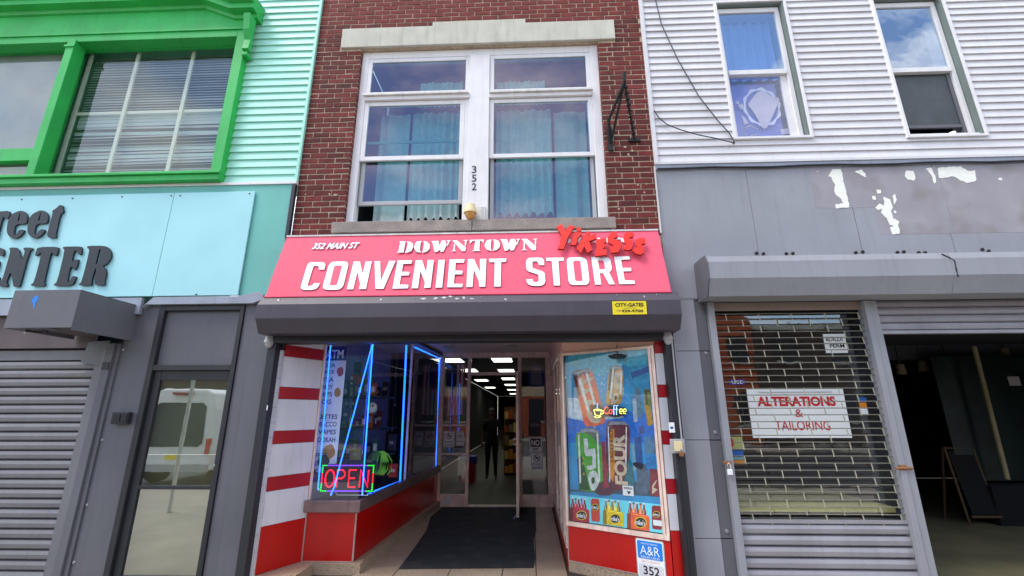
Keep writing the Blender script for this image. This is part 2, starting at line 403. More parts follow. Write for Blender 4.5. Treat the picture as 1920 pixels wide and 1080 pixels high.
for sx in (-1, 1):
    B('tail_lamp', M['redink'], van, -10.9+sx*0.9-0.06, -10.9+sx*0.9+0.06, -9.195, -9.16, vz+0.75, vz+1.15)
    for y in (-9.9, -12.6):
        MB().lathe((-10.9+sx*0.9, y, vz+0.34), [(0.05, -0.1), (0.34, -0.1), (0.34, 0.1), (0.05, 0.1)], 18, 0, 'Y').build('wheel', M['tyre'], van)
van.location.x += 1.65; van.location.y += 2.1          # a little nearer: fills more of the mirrored pane
post = thing('street_post', 'white peeling steel post at the kerb, mirrored in the glass door', 'post', (-6.2, -3.3, GZ))
MB().tube([(-6.2, -3.3, GZ), (-6.2, -3.3, 2.6)], 0.035, 10).build('pole', M['white_dirty'], post)
B('sign_plate', M['plastic'], post, -6.35, -6.05, -3.36, -3.34, 2.2, 2.6)

# ------------------------------------------------------------------ brick building
BX0, BX1 = -2.795, 1.515
bb = thing('brick_building', 'narrow red brick building with the pair of tall white framed windows above the pink awning', 'building', (-0.64, 0, GZ))
OX0, OX1, OZ0, OZ1 = -2.19, 0.945, 3.672, 6.20
wl = MB()
wl.box(BX0, OX0-0.002, 0.004, 0.35, 2.62, 9); wl.box(OX1+0.002, BX1, 0.004, 0.35, 2.62, 9)
wl.box(OX0-0.002, OX1+0.002, 0.004, 0.35, OZ1, 9); wl.box(OX0-0.002, OX1+0.002, 0.004, 0.35, 2.62, OZ0-0.14)
wall = wl.build('wall', M['mortar'], bb)
def brick_mesh(k):
    rnd = random.Random(k); mb = MB(); j = lambda s: rnd.uniform(-s, s)
    w, h = 0.5, 0.5; vs = []
    for y, ins in ((1.0, 0.0), (0.12, 0.0), (0.0, 0.055)):
        for sx, sz in ((-1, -1), (1, -1), (1, 1), (-1, 1)):
            vs.append((sx*(w-ins*0.35)+j(0.012), y+j(0.02), sz*(h-ins)+j(0.035)))
    fs = [(8, 9, 10, 11)]
    for a in (0, 4):
        for i in range(4): fs.append((a+i, a+(i+1) % 4, a+4+(i+1) % 4, a+4+i))
    mb.add(vs, fs); return mb.mesh('brick', M['brick'], Vector((0, 0, 0)))
BM = [brick_mesh(k) for k in range(7)]
PITCH, BL, RH, BHH = 0.2115, 0.2005, 0.0733, 0.0625
blocks = [(-2.295, 1.003, 3.535, 3.672), (OX0, OX1, 3.672, 6.20), (-2.465, 1.170, 6.20, 6.52), (-1.245, 0.0, 6.50, 6.575)]
pieces = []
for k in range(76):
    z = 3.462 + RH*k + RH/2
    if z > 8.9: break
    free = [(BX0, BX1)]
    for x0, x1, z0, z1 in blocks:
        if z + 0.028 > z0 and z - 0.028 < z1:
            nf = []
            for a, b in free:
                if x1 <= a or x0 >= b: nf.append((a, b)); continue
                if x0 > a: nf.append((a, x0))
                if x1 < b: nf.append((x1, b))
            free = nf
    for a, b in free:
        xs = a + (-PITCH/2 if k % 2 else 0)
        if b == BX1 and a > 0:                  # right pier starts from the window edge
            xs = a + (-PITCH*0.45 if k % 2 else -PITCH*0.12)
        while xs < b - 0.02:
            p0, p1 = max(xs, a), min(xs+BL, b)
            if p1 - p0 > 0.028: pieces.append((k, p0, p1, z))
            xs += PITCH
rest = MB()
for i, (k, p0, p1, z) in enumerate(pieces):
    me = BM[random.randrange(7)]; dz = random.uniform(-.0015, .0015); dy = random.uniform(-.003, .002)
    edge = abs(p1-OX0) < 0.01 or abs(p0-OX1) < 0.01
    if i < 300:
        o = D.objects.new('brick', me); _link(o, wall, Vector(((p0+p1)/2, dy-0.001, z+dz)))
        o.scale = ((p1-p0), 0.13 if edge else 0.03, BHH*random.uniform(.96, 1.03))
    else:
        vs = [((p0+p1)/2 + v.co.x*(p1-p0), dy-0.001 + v.co.y*0.03, z+dz+v.co.z*BHH) for v in me.vertices]
        rest.add(vs, [tuple(p.vertices) for p in me.polygons])
if rest.v: kind(rest.build('upper_bricks', M['brick'], wall), 'stuff')
# mortar smears / patches near the awning
for u, v in ((573, 365), (618, 364), (628, 366), (632, 365), (1185, 283), (1178, 290), (1172, 276), (1212, 345), (1196, 347), (1196, 392), (1208, 361), (1160, 392)):
    p = U(u, v, -0.004); r = random.uniform(.010, .018)
    sm = MB(); sm.add([p + Vector((math.cos(a)*r*random.uniform(.6, 1.3), -0.004, math.sin(a)*r*random.uniform(.6, 1.2))) for a in [k*math.pi/3.5 for k in range(7)]], [tuple(range(7))[::-1]]); sm.build('mortar_smear', M['mortar'], wall)
lt = MB(); lt.prism([(-2.465, -0.03, 6.205), (1.168, -0.03, 6.205), (1.168, -0.03, 6.515), (0.0, -0.03, 6.515), (0.0, -0.03, 6.575), (-1.245, -0.03, 6.575), (-1.245, -0.03, 6.515), (-2.465, -0.03, 6.515)], (0, 0.25, 0))
lt.build('lintel', M['stone'], bb, 0.008)
B('window_sill', M['sill'], bb, -2.293, -0.648, -0.07, 0.3, 3.535, 3.671, bevel=0.006)
B('window_sill', M['sill'], bb, -0.642, 1.001, -0.07, 0.3, 3.535, 3.671, bevel=0.006)
# window unit
FY = 0.05
fr = MB()
fr.box(OX0, -2.10, FY+0.01, 0.20, 3.672, 6.198); fr.box(0.835, OX1, FY+0.01, 0.20, 3.672, 6.198)
fr.box(-2.10, 0.835, FY+0.012, 0.20, 6.09, 6.198)
fr.box(-2.10, -0.735, FY+0.012, 0.20, 3.672, 3.70); fr.box(-0.475, 0.835, FY+0.012, 0.20, 3.672, 3.70)
fr.build('window_frame', M['white'], bb, 0.006)
B('mullion', M['white'], bb, -0.735, -0.475, FY-0.01, 0.2, 3.673, 6.088, bevel=0.006)
B('mullion_base_box', M['white_dirty'], bb, -0.72, -0.50, FY-0.035, FY-0.012, 3.675, 3.87, bevel=0.004)
B('transom_bar', M['white'], bb, -2.10, -0.737, FY-0.015, 0.2, 5.42, 5.50, bevel=0.006)
B('transom_bar', M['white'], bb, -0.473, 0.835, FY-0.015, 0.2, 5.41, 5.49, bevel=0.006)
B('transom_lip', M['white_dirty'], bb, -2.12, -0.74, FY-0.045, FY-0.016, 5.475, 5.50); B('transom_lip', M['white_dirty'], bb, -0.47, 0.85, FY-0.045, FY-0.016, 5.465, 5.49)
def sash(x0, x1, z0, z1, y, m=M['white'], w=0.045, g='g_center', name='sash', bot=None):
    bot = bot or w
    s = MB(); s.box(x0, x0+w, y, y+0.035, z0, z1); s.box(x1-w, x1, y, y+0.035, z0, z1)
    s.box(x0+w, x1-w, y+0.001, y+0.034, z1-w, z1); s.box(x0+w, x1-w, y+0.001, y+0.034, z0, z0+bot)
    o = s.build(name, m, bb, 0.004)
    MB().box(x0+w-.003, x1-w+.003, y+0.014, y+0.020, z0+bot-.003, z1-w+.003).build('pane', M[g], o); return o
sash(-2.10, -0.737, 5.505, 6.085, FY+0.012, w=0.055); sash(-0.473, 0.835, 5.495, 6.085, FY+0.012, w=0.055)
sash(-2.10, -0.79, 4.555, 5.415, FY+0.02, w=0.06); sash(-2.08, -0.80, 3.965, 4.62, FY+0.062, w=0.05, m=M['plastic'])
sash(-0.473, 0.835, 4.555, 5.405, FY+0.02, w=0.055); sash(-0.46, 0.82, 3.705, 4.62, FY+0.062, w=0.045, m=M['plastic'])
B('casing_strip', M['white'], bb, -0.788, -0.737, FY+0.015, 0.17, 3.70, 5.415)
B('inner_rail', mat('teal_rail', (120, 180, 180), 0.6), bb, -2.04, -0.85, 0.125, 0.145, 4.83, 4.86)
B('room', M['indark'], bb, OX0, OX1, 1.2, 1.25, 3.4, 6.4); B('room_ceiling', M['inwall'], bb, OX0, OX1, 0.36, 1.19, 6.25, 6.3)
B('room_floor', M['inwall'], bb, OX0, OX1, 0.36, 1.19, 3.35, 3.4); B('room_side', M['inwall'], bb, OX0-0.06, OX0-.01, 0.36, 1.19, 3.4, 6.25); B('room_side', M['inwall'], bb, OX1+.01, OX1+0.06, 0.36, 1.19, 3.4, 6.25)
def curtain(x0, x1, z0, z1, y, label, folds, amp, scal=0.05, m='curtain', parent=None):
    mb = MB(); nx, nz = 90, 8; vs = []
    for j in range(nz+1):
        for i in range(nx+1):
            s = i/nx; ph = folds*2*math.pi*s
            yy = y + amp*math.sin(ph + 0.6*math.sin(3.1*s*folds)) * (0.5+0.5*(1-j/nz)) + 0.01*math.sin(17*s)
            zb = z0 + scal*abs(math.sin(ph*0.5))**0.7 * (1 if j == 0 else 0)
            z = zb if j == 0 else z0 + (z1-z0)*j/nz
            vs.append((x0+(x1-x0)*s, yy, z))
    fs = [(j*(nx+1)+i, j*(nx+1)+i+1, (j+1)*(nx+1)+i+1, (j+1)*(nx+1)+i) for j in range(nz) for i in range(nx)]
    mb.add(vs, fs, 0, True); o = mb.build('curtain', M[m]); return tag(o, label, 'curtain', 'lace curtains behind the upper windows')
curtain(-1.52, -0.86, 3.80, 5.40, 0.30, 'lace curtain with tight pleats in the right half of the left tall window', 7, 0.030, 0.07)
curtain(-1.96, -1.56, 3.68, 5.40, 0.33, 'plain pale curtain in the left half of the left tall window', 2, 0.03, 0.0)
curtain(-0.40, 0.32, 3.84, 5.40, 0.30, 'pleated lace curtain with scalloped hem in the right tall window', 7, 0.032, 0.07)
curtain(0.36, 0.78, 3.72, 5.40, 0.36, 'smooth pale curtain beside the pleated one in the right tall window', 1.5, 0.02, 0.0)
curtain(-1.45, -0.86, 5.50, 5.88, 0.30, 'short pleated lace valance in the left transom light', 9, 0.02, 0.0)
curtain(-0.40, 0.25, 5.50, 5.86, 0.30, 'short pleated lace valance in the right transom light', 10, 0.02, 0.0)
for i, (d, v0, v1) in enumerate((('3', 325, 311), ('5', 341, 327.5), ('2', 357, 343.5))):
    o = text('house_number', d, PY(FY-0.01), (884.5, v0, 893.5, v1), M['dark'], bb, bold=0.012, off=0.001)
    o['label'] = 'black painted house number %s on the white mullion' % d
# right end flashing between brick and siding
B('edge_trim', M['white_dirty'], bb, BX1-0.012, BX1+0.0, -0.03, -0.003, 3.48, 4.33)
# ------------------------------------------------------------------ pink awning
aw = thing('awning', 'sloping pink cloth awning sign lettered DOWNTOWN CONVENIENT STORE', 'awning', (-0.66, -0.2, 2.7))
A = Pl((0, -0.33, 2.70), (1, 0, 0), (0, 0.25, 0.79))
ah = math.hypot(0.25, 0.79)
b = MB(); x0, x1 = -2.80, 1.46
nx, nz = 40, 8; vs = []
for j in range(nz+1):
    for i in range(nx+1):
        s, t = i/nx, j/nz
        w = 0.004*math.sin(9*s+2*t)+0.003*math.sin(23*s+5*t); w *= math.sin(math.pi*t)
        vs.append(A.pt(x0+(x1-x0)*s, ah*t, w-0.006))
b.add(vs, [(j*(nx+1)+i, j*(nx+1)+i+1, (j+1)*(nx+1)+i+1, (j+1)*(nx+1)+i) for j in range(nz) for i in range(nx)], 0, True)
for xx, sgn in ((x0, 1), (x1, -1)):
    b.prism([(xx, -0.325, 2.70), (xx, -0.075, 3.485), (xx, -0.002, 3.485), (xx, -0.002, 2.70)], (0.003*sgn, 0, 0))
b.build('awning_cloth', M['pink'], aw)
B('top_batten', M['white_dirty'], aw, x0, x1, -0.085, -0.004, 3.486, 3.505)
bb_ = MB(); bb_.tube([A.pt(x0, 0.0, 0.0), A.pt(x1, 0.0, 0.0)], 0.010, 8); bb_.build('hem_rod', mat('dark_pink_hem', (196, 60, 90), 0.7), aw)
def white_letter(loops, ox, oy, s, rnd=0):
    if rnd: loops = [smooth_loop(l, rnd) for l in loops]
    o = outline('letter_outline', [l for l in loops[:1]], A, 0.001, M['outline'], aw, ox, oy, s, off=0.002)
    # widen the shadow line: grow every point away from the middle by ~4 mm
    me = o.data; n = len(me.vertices)
    for v in me.vertices:
        d = Vector((v.co.x, 0, v.co.z)); 
        if d.length > 1e-4: v.co += Vector((math.copysign(0.004, d.x), 0, math.copysign(0.004, d.z)))*1.0
    holes = loops[1:]
    outline('letter', loops, A, 0.001, M['print'], aw, ox, oy, s, off=0.005)
    for h in holes: outline('counter', [h], A, 0.001, M['pink'], aw, ox, oy, s, off=0.0035)
R1 = (560, 470, 9.6); R2 = (750, 470, 9.6); R3 = (980, 465, 8.727)
white_letter([[(215,212),(430,212),(470,225),(485,262),(465,345),(365,345),(368,300),(350,280),(290,278),(265,300),(165,625),(170,640),(230,638),(262,615),(280,590),(385,590),(365,645),(320,690),(240,712),(90,710),(50,690),(40,650),(150,290),(175,240)]], *R1)
white_letter([[(560,250),(600,212),(650,202),(830,200),(880,215),(897,250),(890,290),(815,610),(790,660),(740,700),(680,708),(500,708),(455,690),(440,655),(445,620),(540,280)],[(660,275),(770,272),(785,285),(700,600),(680,630),(570,632),(560,620),(640,300)]], *R1)
white_letter([[(995,200),(1105,200),(1155,420),(1210,200),(1318,200),(1215,695),(1090,695),(1110,600),(1060,385),(985,700),(870,700)]], *R1)
white_letter([[(1370,195),(1470,195),(1480,555),(1630,190),(1745,188),(1530,692),(1385,692)]], *R1)
white_letter([[(-39,182),(218,178),(208,238),(60,245),(35,385),(172,388),(160,450),(25,452),(-5,612),(155,620),(145,682),(-134,690)]], *R2)
white_letter([[(285,180),(400,175),(470,395),(500,175),(612,172),(550,670),(435,675),(450,575),(370,370),(325,680),(210,682)]], *R2)
white_letter([[(697,172),(808,170),(760,668),(640,670)]], *R2)
white_letter([[(895,165),(1165,160),(1150,220),(1005,222),(995,362),(1130,368),(1120,430),(985,432),(970,600),(1130,602),(1122,662),(850,662)]], *R2)
white_letter([[(1225,158),(1335,155),(1438,390),(1440,155),(1555,152),(1535,652),(1425,655),(1420,555),(1330,350),(1305,658),(1195,660)]], *R2)
white_letter([[(1605,150),(1918,146),(1905,205),(1822,210),(1812,650),(1698,652),(1705,212),(1608,212)]], *R2)
white_letter([[(70,190),(105,168),(250,160),(320,170),(348,205),(355,285),(265,285),(250,240),(230,222),(180,222),(158,245),(160,320),(170,335),(330,388),(362,420),(372,540),(355,590),(310,620),(240,626),(150,622),(95,600),(65,555),(60,515),(162,515),(170,545),(200,565),(240,560),(262,540),(258,450),(240,435),(90,385),(60,350),(52,240)]], *R3)
white_letter([[(383,165),(668,160),(675,212),(585,218),(612,618),(510,618),(475,218),(388,218)]], *R3)
white_letter([[(720,200),(745,165),(800,157),(960,155),(1010,165),(1050,210),(1060,270),(1092,530),(1080,580),(1040,608),(820,610),(775,590),(750,545),(722,260)],[(825,235),(850,212),(925,212),(945,235),(980,530),(965,548),(885,548),(858,530)]], *R3)
white_letter([[(1118,152),(1330,148),(1400,165),(1435,200),(1460,330),(1450,370),(1415,405),(1508,598),(1415,600),(1315,418),(1260,418),(1285,602),(1185,604)],[(1230,208),(1305,205),(1325,225),(1348,330),(1335,352),(1255,355)]], *R3)
white_letter([[(1492,148),(1745,140),(1752,190),(1610,198),(1632,330),(1772,328),(1778,382),(1645,388),(1668,530),(1828,538),(1835,592),(1578,596)]], *R3)
RD = (740, 435, 6.857)
for l in ([(60,125),(140,123),(115,265),(30,268),(32,260),(50,252),(72,138)], [(158,125),(205,130),(236,155),(240,195),(215,245),(170,265),(132,268),(150,240),(172,150)],
          [(345,118),(290,125),(262,155),(252,205),(270,248),(310,264),(338,266),(325,235),(332,160)], [(372,118),(420,130),(450,165),(450,215),(420,250),(380,264),(352,266),(370,225),(380,150)],
          [(470,120),(562,116),(570,150),(590,225),(545,258),(515,258),(488,140)], [(606,112),(650,112),(668,172),(625,256),(592,256),(575,185)], [(662,112),(722,110),(705,125),(678,188),(672,165),(688,125)],
          [(745,112),(800,110),(915,200),(908,248),(865,250)], [(765,152),(780,165),(775,232),(790,250),(730,250),(755,235)], [(880,108),(945,105),(925,120),(915,186),(902,172),(906,120)],
          [(965,105),(1035,103),(1035,112),(1000,118),(970,155)], [(1040,103),(1098,102),(1088,235),(1105,246),(995,248),(1018,235)], [(1100,102),(1145,100),(1142,150),(1120,120),(1100,112)],
          [(1245,97),(1190,110),(1160,150),(1158,190),(1185,230),(1240,246),(1248,246),(1235,210),(1240,130)], [(1268,97),(1325,108),(1355,150),(1350,195),(1315,230),(1262,246),(1275,200),(1278,130)],
          [(1355,98),(1445,95),(1482,212),(1445,242),(1415,242),(1378,120)], [(1492,92),(1545,92),(1568,150),(1530,238),(1492,240),(1462,160)], [(1555,92),(1615,92),(1598,105),(1572,176),(1564,150),(1585,108)],
          [(1630,92),(1700,90),(1818,185),(1815,235),(1765,237)], [(1660,127),(1675,140),(1675,220),(1700,235),(1635,238),(1655,222)], [(1775,92),(1835,88),(1820,102),(1818,172),(1805,160),(1802,105)]):
    outline('letter_outline', [[(x+3, y+4) for x, y in l]], A, 0.001, M['outline'], aw, *RD, off=0.002)
    outline('letter', [l], A, 0.001, M['print'], aw, *RD, off=0.004)
text('address_shadow', '352 MAIN ST', A, (585, 468.6, 676.5, 456), M['outline'], aw, bold=0.035, shear=0.35, off=0.003)
text('address_lettering', '352 MAIN ST', A, (584.5, 467.8, 675.5, 455), M['print'], aw, bold=0.022, shear=0.35, off=0.005)
for l in ([(355,470),(345,460),(368,390),(400,385),(410,420),(385,468)], [(540,460),(570,465),(600,370),(580,355),(560,365)], [(795,465),(870,455),(880,425),(820,440)], [(900,370),(935,362),(970,385),(920,395)], [(1085,455),(1110,460),(1095,365),(1078,370)],
          [(1230,400),(1250,360),(1320,358),(1350,380),(1330,400)], [(1360,440),(1425,460),(1400,385),(1375,360),(1345,400)]):
    outline('covered_print', [l], A, 0.001, M['print'], aw, 1030, 410, 10.105, off=0.004)
# wonky cut-out letters over the right corner of the awning
yk = thing('cutout_lettering', 'wonky scarlet cut-out letters YiKESSS overlapping the top right of the awning', 'lettering', (0.8, -0.2, 3.3))
AK = Pl(A.pt(0, 0, 0.05), A.x, A.y); RK = (1030, 410, 10.105)
dot = [(558+44*math.cos(a*math.pi/8), 205+44*math.sin(a*math.pi/8)) for a in range(16)]
for l in ([(128,160),(235,108),(305,225),(385,130),(478,150),(350,360),(270,580),(155,572),(225,440),(205,420),(235,320)],
          [(475,270),(590,262),(605,300),(520,390),(540,410),(490,508),(395,495),(425,440),(412,420)], dot,
          [(720,228),(768,275),(735,345),(880,282),(886,380),(745,435),(760,450),(815,598),(720,650),(660,530),(595,658),(515,568),(600,430)],
          [(898,405),(1072,372),(1075,445),(1025,465),(1052,490),(1050,535),(1000,575),(1085,600),(1082,690),(868,715),(895,560),(890,520)],
          [(1265,245),(1298,345),(1215,378),(1230,395),(1340,440),(1370,520),(1310,635),(1170,655),(1135,548),(1225,515),(1130,460),(1108,380),(1125,310),(1180,270)],
          [(1430,280),(1470,265),(1570,265),(1605,290),(1580,350),(1525,355),(1512,378),(1565,420),(1584,490),(1560,570),(1500,602),(1430,590),(1403,555),(1430,515),(1465,505),(1420,430),(1405,350)],
          [(1700,375),(1815,375),(1812,475),(1750,480),(1745,520),(1795,590),(1785,650),(1730,687),(1640,670),(1570,605),(1620,550),(1670,540),(1635,510),(1630,440),(1655,400)]):
    o = outline('letter', [l], AK, 0.006, M['redletter'], yk, *RK)
    outline('letter_edge', [[(x+(5 if x < 5000 else 0), y+9) for x, y in l]], AK, 0.012, M['redside'], o, *RK, off=-0.014)

# ------------------------------------------------------------------ roller shutter housing over the store
hb = thing('shutter_housing', 'long plum grey roller shutter housing directly below the pink awning', 'shutter box', (-0.66, -0.2, 2.3))
MB().profx([(-0.322, 2.705), (-0.40, 2.605), (-0.40, 2.455), (-0.31, 2.315), (-0.015, 2.315), (-0.015, 2.705)], BX0-0.03, BX1+0.005).build('housing', M['box'], hb, 0.004)
B('header_beam', M['dark'], hb, BX0+0.02, BX1-0.02, -0.14, 0.02, 2.245, 2.314)
B('end_seam', M['dark'], hb, 1.16, 1.163, -0.4015, -0.3995, 2.46, 2.60)
for x in (-2.62, -2.35, -1.9, -1.2, -0.5, 0.9, 1.3): MB().lathe((x, -0.345, 2.672), [(0.006, -0.012), (0.006, 0.0)], 8, 0, 'Y').build('rivet', M['plastic'], hb)
PTp = Pl((0, -0.4005, 2.606), (1, 0, 0), (0, 0.078, 0.100))
rs_ = random.Random(4)
for u0, u1, v in ((812, 822, 559.5), (826, 838, 558), (840, 848, 556), (852, 862, 560), (866, 874, 558.5), (880, 890, 560), (788, 800, 560), (712, 716, 562), (520, 524, 563), (1206, 1210, 556), (945, 950, 561)):
    l = []; n = 9
    for k in range(n): l.append(((u0+u1)/2+(u1-u0)/2*math.cos(2*math.pi*k/n)*rs_.uniform(.5, 1.1), v+2.6*math.sin(2*math.pi*k/n)*rs_.uniform(.3, 1.0)))
    outline('paint_chip', [l], PTp, 0.0006, M['plastic'], hb, off=0.001)
PB = PY(-0.4003)
cg = thing('installer_plate', 'small yellow CITY-GATES plate on the shutter housing', 'sign', (1.0, -0.4, 2.5))
rect_pl('plate', PB, (1149, 590, 1211, 564.5), M['yellow'], cg, 0.004, 0.001)
rect_pl('border', PB, (1148, 591, 1212, 563.5), M['ink'], cg, 0.0015, 0.0005)
text('lettering', 'CITY-GATES', PB, (1153.5, 575.5, 1206, 568), M['ink'], cg, bold=0.03, off=0.006)
text('lettering', 'QUEENS, N.Y.', PB, (1168, 579, 1193, 576.7), M['ink'], cg, bold=0.0, off=0.006)
text('lettering', '718', PB, (1156, 584.5, 1163, 581), M['ink'], cg, off=0.006)
text('lettering', '939-9700', PB, (1165.5, 586, 1205.5, 580.5), M['ink'], cg, bold=0.03, off=0.006)
def dome_cam(c, label, s=1.0, cm='plastic', dm='plastic'):
    t = thing('security_camera', label, 'camera', (c[0], c[1], c[2]-0.1*s))
    MB().lathe(c, [(0.045*s, 0.03*s), (0.05*s, 0.0), (0.06*s, -0.03*s), (0.062*s, -0.055*s)], 18).build('housing', M[cm], t)
    MB().lathe(c, [(0.05*s, -0.055*s), (0.047*s, -0.08*s), (0.033*s, -0.105*s), (0.012*s, -0.117*s)], 18).build('dome', M[dm], t)
    MB().tube([(c[0], c[1], c[2]+0.03*s), (c[0], c[1]+0.06, c[2]+0.05*s), (c[0], c[1]+0.1, c[2]+0.05*s)], 0.014*s, 8).build('bracket', M[cm], t)
    return t
p = U(506, 634, -0.13); dome_cam((p.x, -0.13, 2.29), 'small grey dome camera under the left end of the shutter housing', 0.85)
p = U(1251, 622, -0.13); dome_cam((p.x, -0.13, 2.29), 'small grey dome camera under the right end of the shutter housing', 0.85)
p = U(882, 398, -0.05); dome_cam((p.x, -0.06, p.z+0.05), 'cream dome camera with amber lens below the number 352', 1.25, 'cream', 'amber')

# iron wall bracket
br = thing('wall_bracket', 'black iron sign bracket jutting from the right brick pier', 'bracket', (1.3, -0.2, 4.9))
ap = U(1171, 153, -0.42); f1 = U(1145, 268, -0.03); f2 = U(1190, 261, -0.03); f3 = U(1141, 226, -0.16)
MB().tube([ap, f1], 0.016, 6).build('arm', M['black'], br); MB().tube([ap, f2], 0.016, 6).build('arm', M['black'], br)
MB().tube([ap, f3, f1], 0.020, 6).build('strut', M['black'], br)
MB().tube([ap, ap + Vector((0.0, -0.03, 0.10))], 0.02, 8).build('tip', M['black'], br)
B('wall_plate', M['black'], br, f2.x-0.07, f2.x+0.07, -0.03, -0.006, f2.z-0.025, f2.z+0.02); B('wall_plate', M['black'], br, f1.x-0.03, f1.x+0.03, -0.03, -0.006, f1.z-0.1, f1.z+0.22)
for k in range(9):
    q = ap.lerp(f2, (k+1)/10); B('rung', M['black'], br, q.x-0.022, q.x+0.022, q.y-0.022, q.y+0.022, q.z-0.006, q.z+0.006)
# ------------------------------------------------------------------ store entrance: floor, kerbs, splayed sides
fl = B('entry_floor', mat('tile_joint', (66, 56, 46), 0.9), None, -2.78, 1.5, 0.0, 4.06, GZ-0.2, GZ-0.012); kind(fl, 'structure')
tl = MB(); tl.box(-.5, .5, -.5, .5, 0, 0.03)
tmesh = tl.mesh('tile', M['terrazzo'], Vector((0, 0, 0)))
for i, (xa, xb) in enumerate([(-1.86, -1.44), (-1.435, -0.878), (-0.873, -0.319), (-0.314, 0.036), (0.041, 0.36)]):
    for ya, yb in [(0.0, 0.60), (0.605, 1.17), (1.175, 1.74), (1.745, 2.31), (2.315, 2.88), (2.885, 3.45), (3.455, 3.99)]:
        o = D.objects.new('tile', tmesh); _link(o, fl, Vector(((xa+xb)/2, (ya+yb)/2, GZ-0.03+random.uniform(0, .0012)))); o.scale = (xb-xa-0.006, yb-ya-0.006, 1)
sf = thing('storefront', 'recessed red and white tiled store entrance with splayed display windows under the plum grey housing', 'storefront', (-0.65, 0.4, GZ))
B('guide_rail', M['dark'], sf, BX0-0.02, -2.725, -0.12, 0.02, GZ, 2.244, bevel=0.004)
B('guide_rail', M['dark'], sf, 1.412, BX1-0.012, -0.12, 0.02, GZ, 2.244, bevel=0.004)
B('edge_channel', M['grey_r'], sf, BX1-0.010, BX1+0.010, -0.09, 0.02, GZ, 2.244)
zs = [GZ, 0.423, 0.747, 0.883, 1.204, 1.336, 1.664, 1.792, 2.119, 2.245, 2.6]
ZP = [(-0.0, 0.421, 'redpanel'), (0.425, 0.745, 'whitetile'), (0.749, 0.881, 'redstripe'), (0.885, 1.202, 'whitetile'), (1.206, 1.334, 'redstripe'),
      (1.338, 1.662, 'whitetile'), (1.666, 1.790, 'redstripe'), (1.794, 2.117, 'whitetile'), (2.121, 2.243, 'redstripe'), (2.247, 2.66, 'whitetile')]
LO, LI = Vector((-2.702, 0.02, 0)), Vector((-2.462, 0.462, 0))
PL = Pl(LO, LI-LO, (0, 0, 1)); ll = (LI-LO).length
for z0, z1, mm in ZP: rect_pl('side_panel', PL, None, M[mm], sf, 0.012, 0.0, ab=(0.0, z0, ll-0.012, z1))
rect_pl('side_backing', PL, None, M['dark'], sf, 0.01, -0.012, ab=(0, GZ, ll, 2.66))
rect_pl('corner_strip', PL, None, M['joint'], sf, 0.016, 0.0, ab=(ll-0.010, 0.0, ll, 2.66))
tz = [GZ + 0.152*i for i in range(16)]
for a, c in zip(tz, tz[1:]): B('edge_tile', M['whitetile'], sf, -2.722, -2.700, -0.03, 0.03, a+0.002, min(c, 2.244)-0.001)
B('entry_kerb', M['terrazzo'], sf, -2.69, -1.80, 0.40, 0.52, GZ-0.02, -0.002, bevel=0.004)
SO, SI = Vector((-1.905, 0.46, 0)), Vector((-1.72, 3.98, 0))
PS = Pl(SO, SI-SO, (0, 0, 1)); sl = (SI-SO).length
rect_pl('entry_kerb', PS, None, M['terrazzo'], sf, 0.10, -0.02, ab=(0.06, GZ-0.02, sl, -0.002))
B('kerb_fill', M['terrazzo'], sf, -2.69, -2.3, 0.0, 0.41, GZ-0.02, -0.004)
PF = Pl((-2.45, 0.46, 0), (1, 0, 0), (0, 0, 1))
rect_pl('base_panel', PF, None, M['redpanel'], sf, 0.012, 0.0, ab=(0.012, 0.0, 0.538, 0.478))
rect_pl('joint_strip', PF, None, M['joint'], sf, 0.016, 0.0, ab=(-0.006, 0.0, 0.008, 0.478)); rect_pl('joint_strip', PF, None, M['joint'], sf, 0.016, 0.0, ab=(0.541, 0.0, 0.556, 0.478))
rect_pl('joint_strip', PF, None, M['joint'], sf, 0.016, 0.0, ab=(0.009, -0.001, 0.540, 0.006))
rect_pl('base_panel', PS, None, M['redpanel'], sf, 0.012, 0.0, ab=(0.008, 0.0, sl-0.22, 0.478))
rect_pl('joint_strip', PS, None, M['joint'], sf, 0.014, 0.0, ab=(sl-0.215, 0.0, sl-0.2, 0.478)); rect_pl('base_panel', PS, None, M['redpanel'], sf, 0.012, 0.0, ab=(sl-0.195, 0.0, sl, 0.478))
sm_ = MB(); sm_.prism([(-2.47, 0.40, 0.482), (-1.85, 0.40, 0.482), (-1.86, 0.44, 0.482), (-1.665, 3.98, 0.482), (-1.75, 3.98, 0.482), (-1.93, 0.48, 0.482), (-2.47, 0.48, 0.482)], (0, 0, 0.118))
sm_.build('display_sill', M['sillmetal'], sf, 0.006)
B('sill_joint', M['dark'], sf, -1.982, -1.979, 0.397, 0.399, 0.483, 0.60)
rect_pl('display_glass', PF, None, M['g_shop'], sf, 0.006, 0.0, ab=(0.02, 0.602, 0.548, 2.60))
rect_pl('display_glass', PS, None, M['g_shop'], sf, 0.006, 0.0, ab=(0.006, 0.602, 1.585, 2.60)); rect_pl('display_glass', PS, None, M['g_shop'], sf, 0.006, 0.0, ab=(1.625, 0.602, sl-0.05, 2.60))
rect_pl('glass_post', PS, None, M['alu'], sf, 0.03, -0.012, ab=(1.588, 0.602, 1.622, 2.60)); rect_pl('glass_post', PS, None, M['alu'], sf, 0.05, -0.02, ab=(sl-0.048, 0.602, sl, 2.60))
rect_pl('glass_post', PF, None, M['alu'], sf, 0.03, -0.012, ab=(0.0, 0.602, 0.018, 2.60))
rect_pl('top_rail', PS, None, M['dark'], sf, 0.03, -0.012, ab=(0.0, 2.601, sl, 2.655)); rect_pl('top_rail', PF, None, M['dark'], sf, 0.03, -0.012, ab=(0.0, 2.601, 0.55, 2.655))
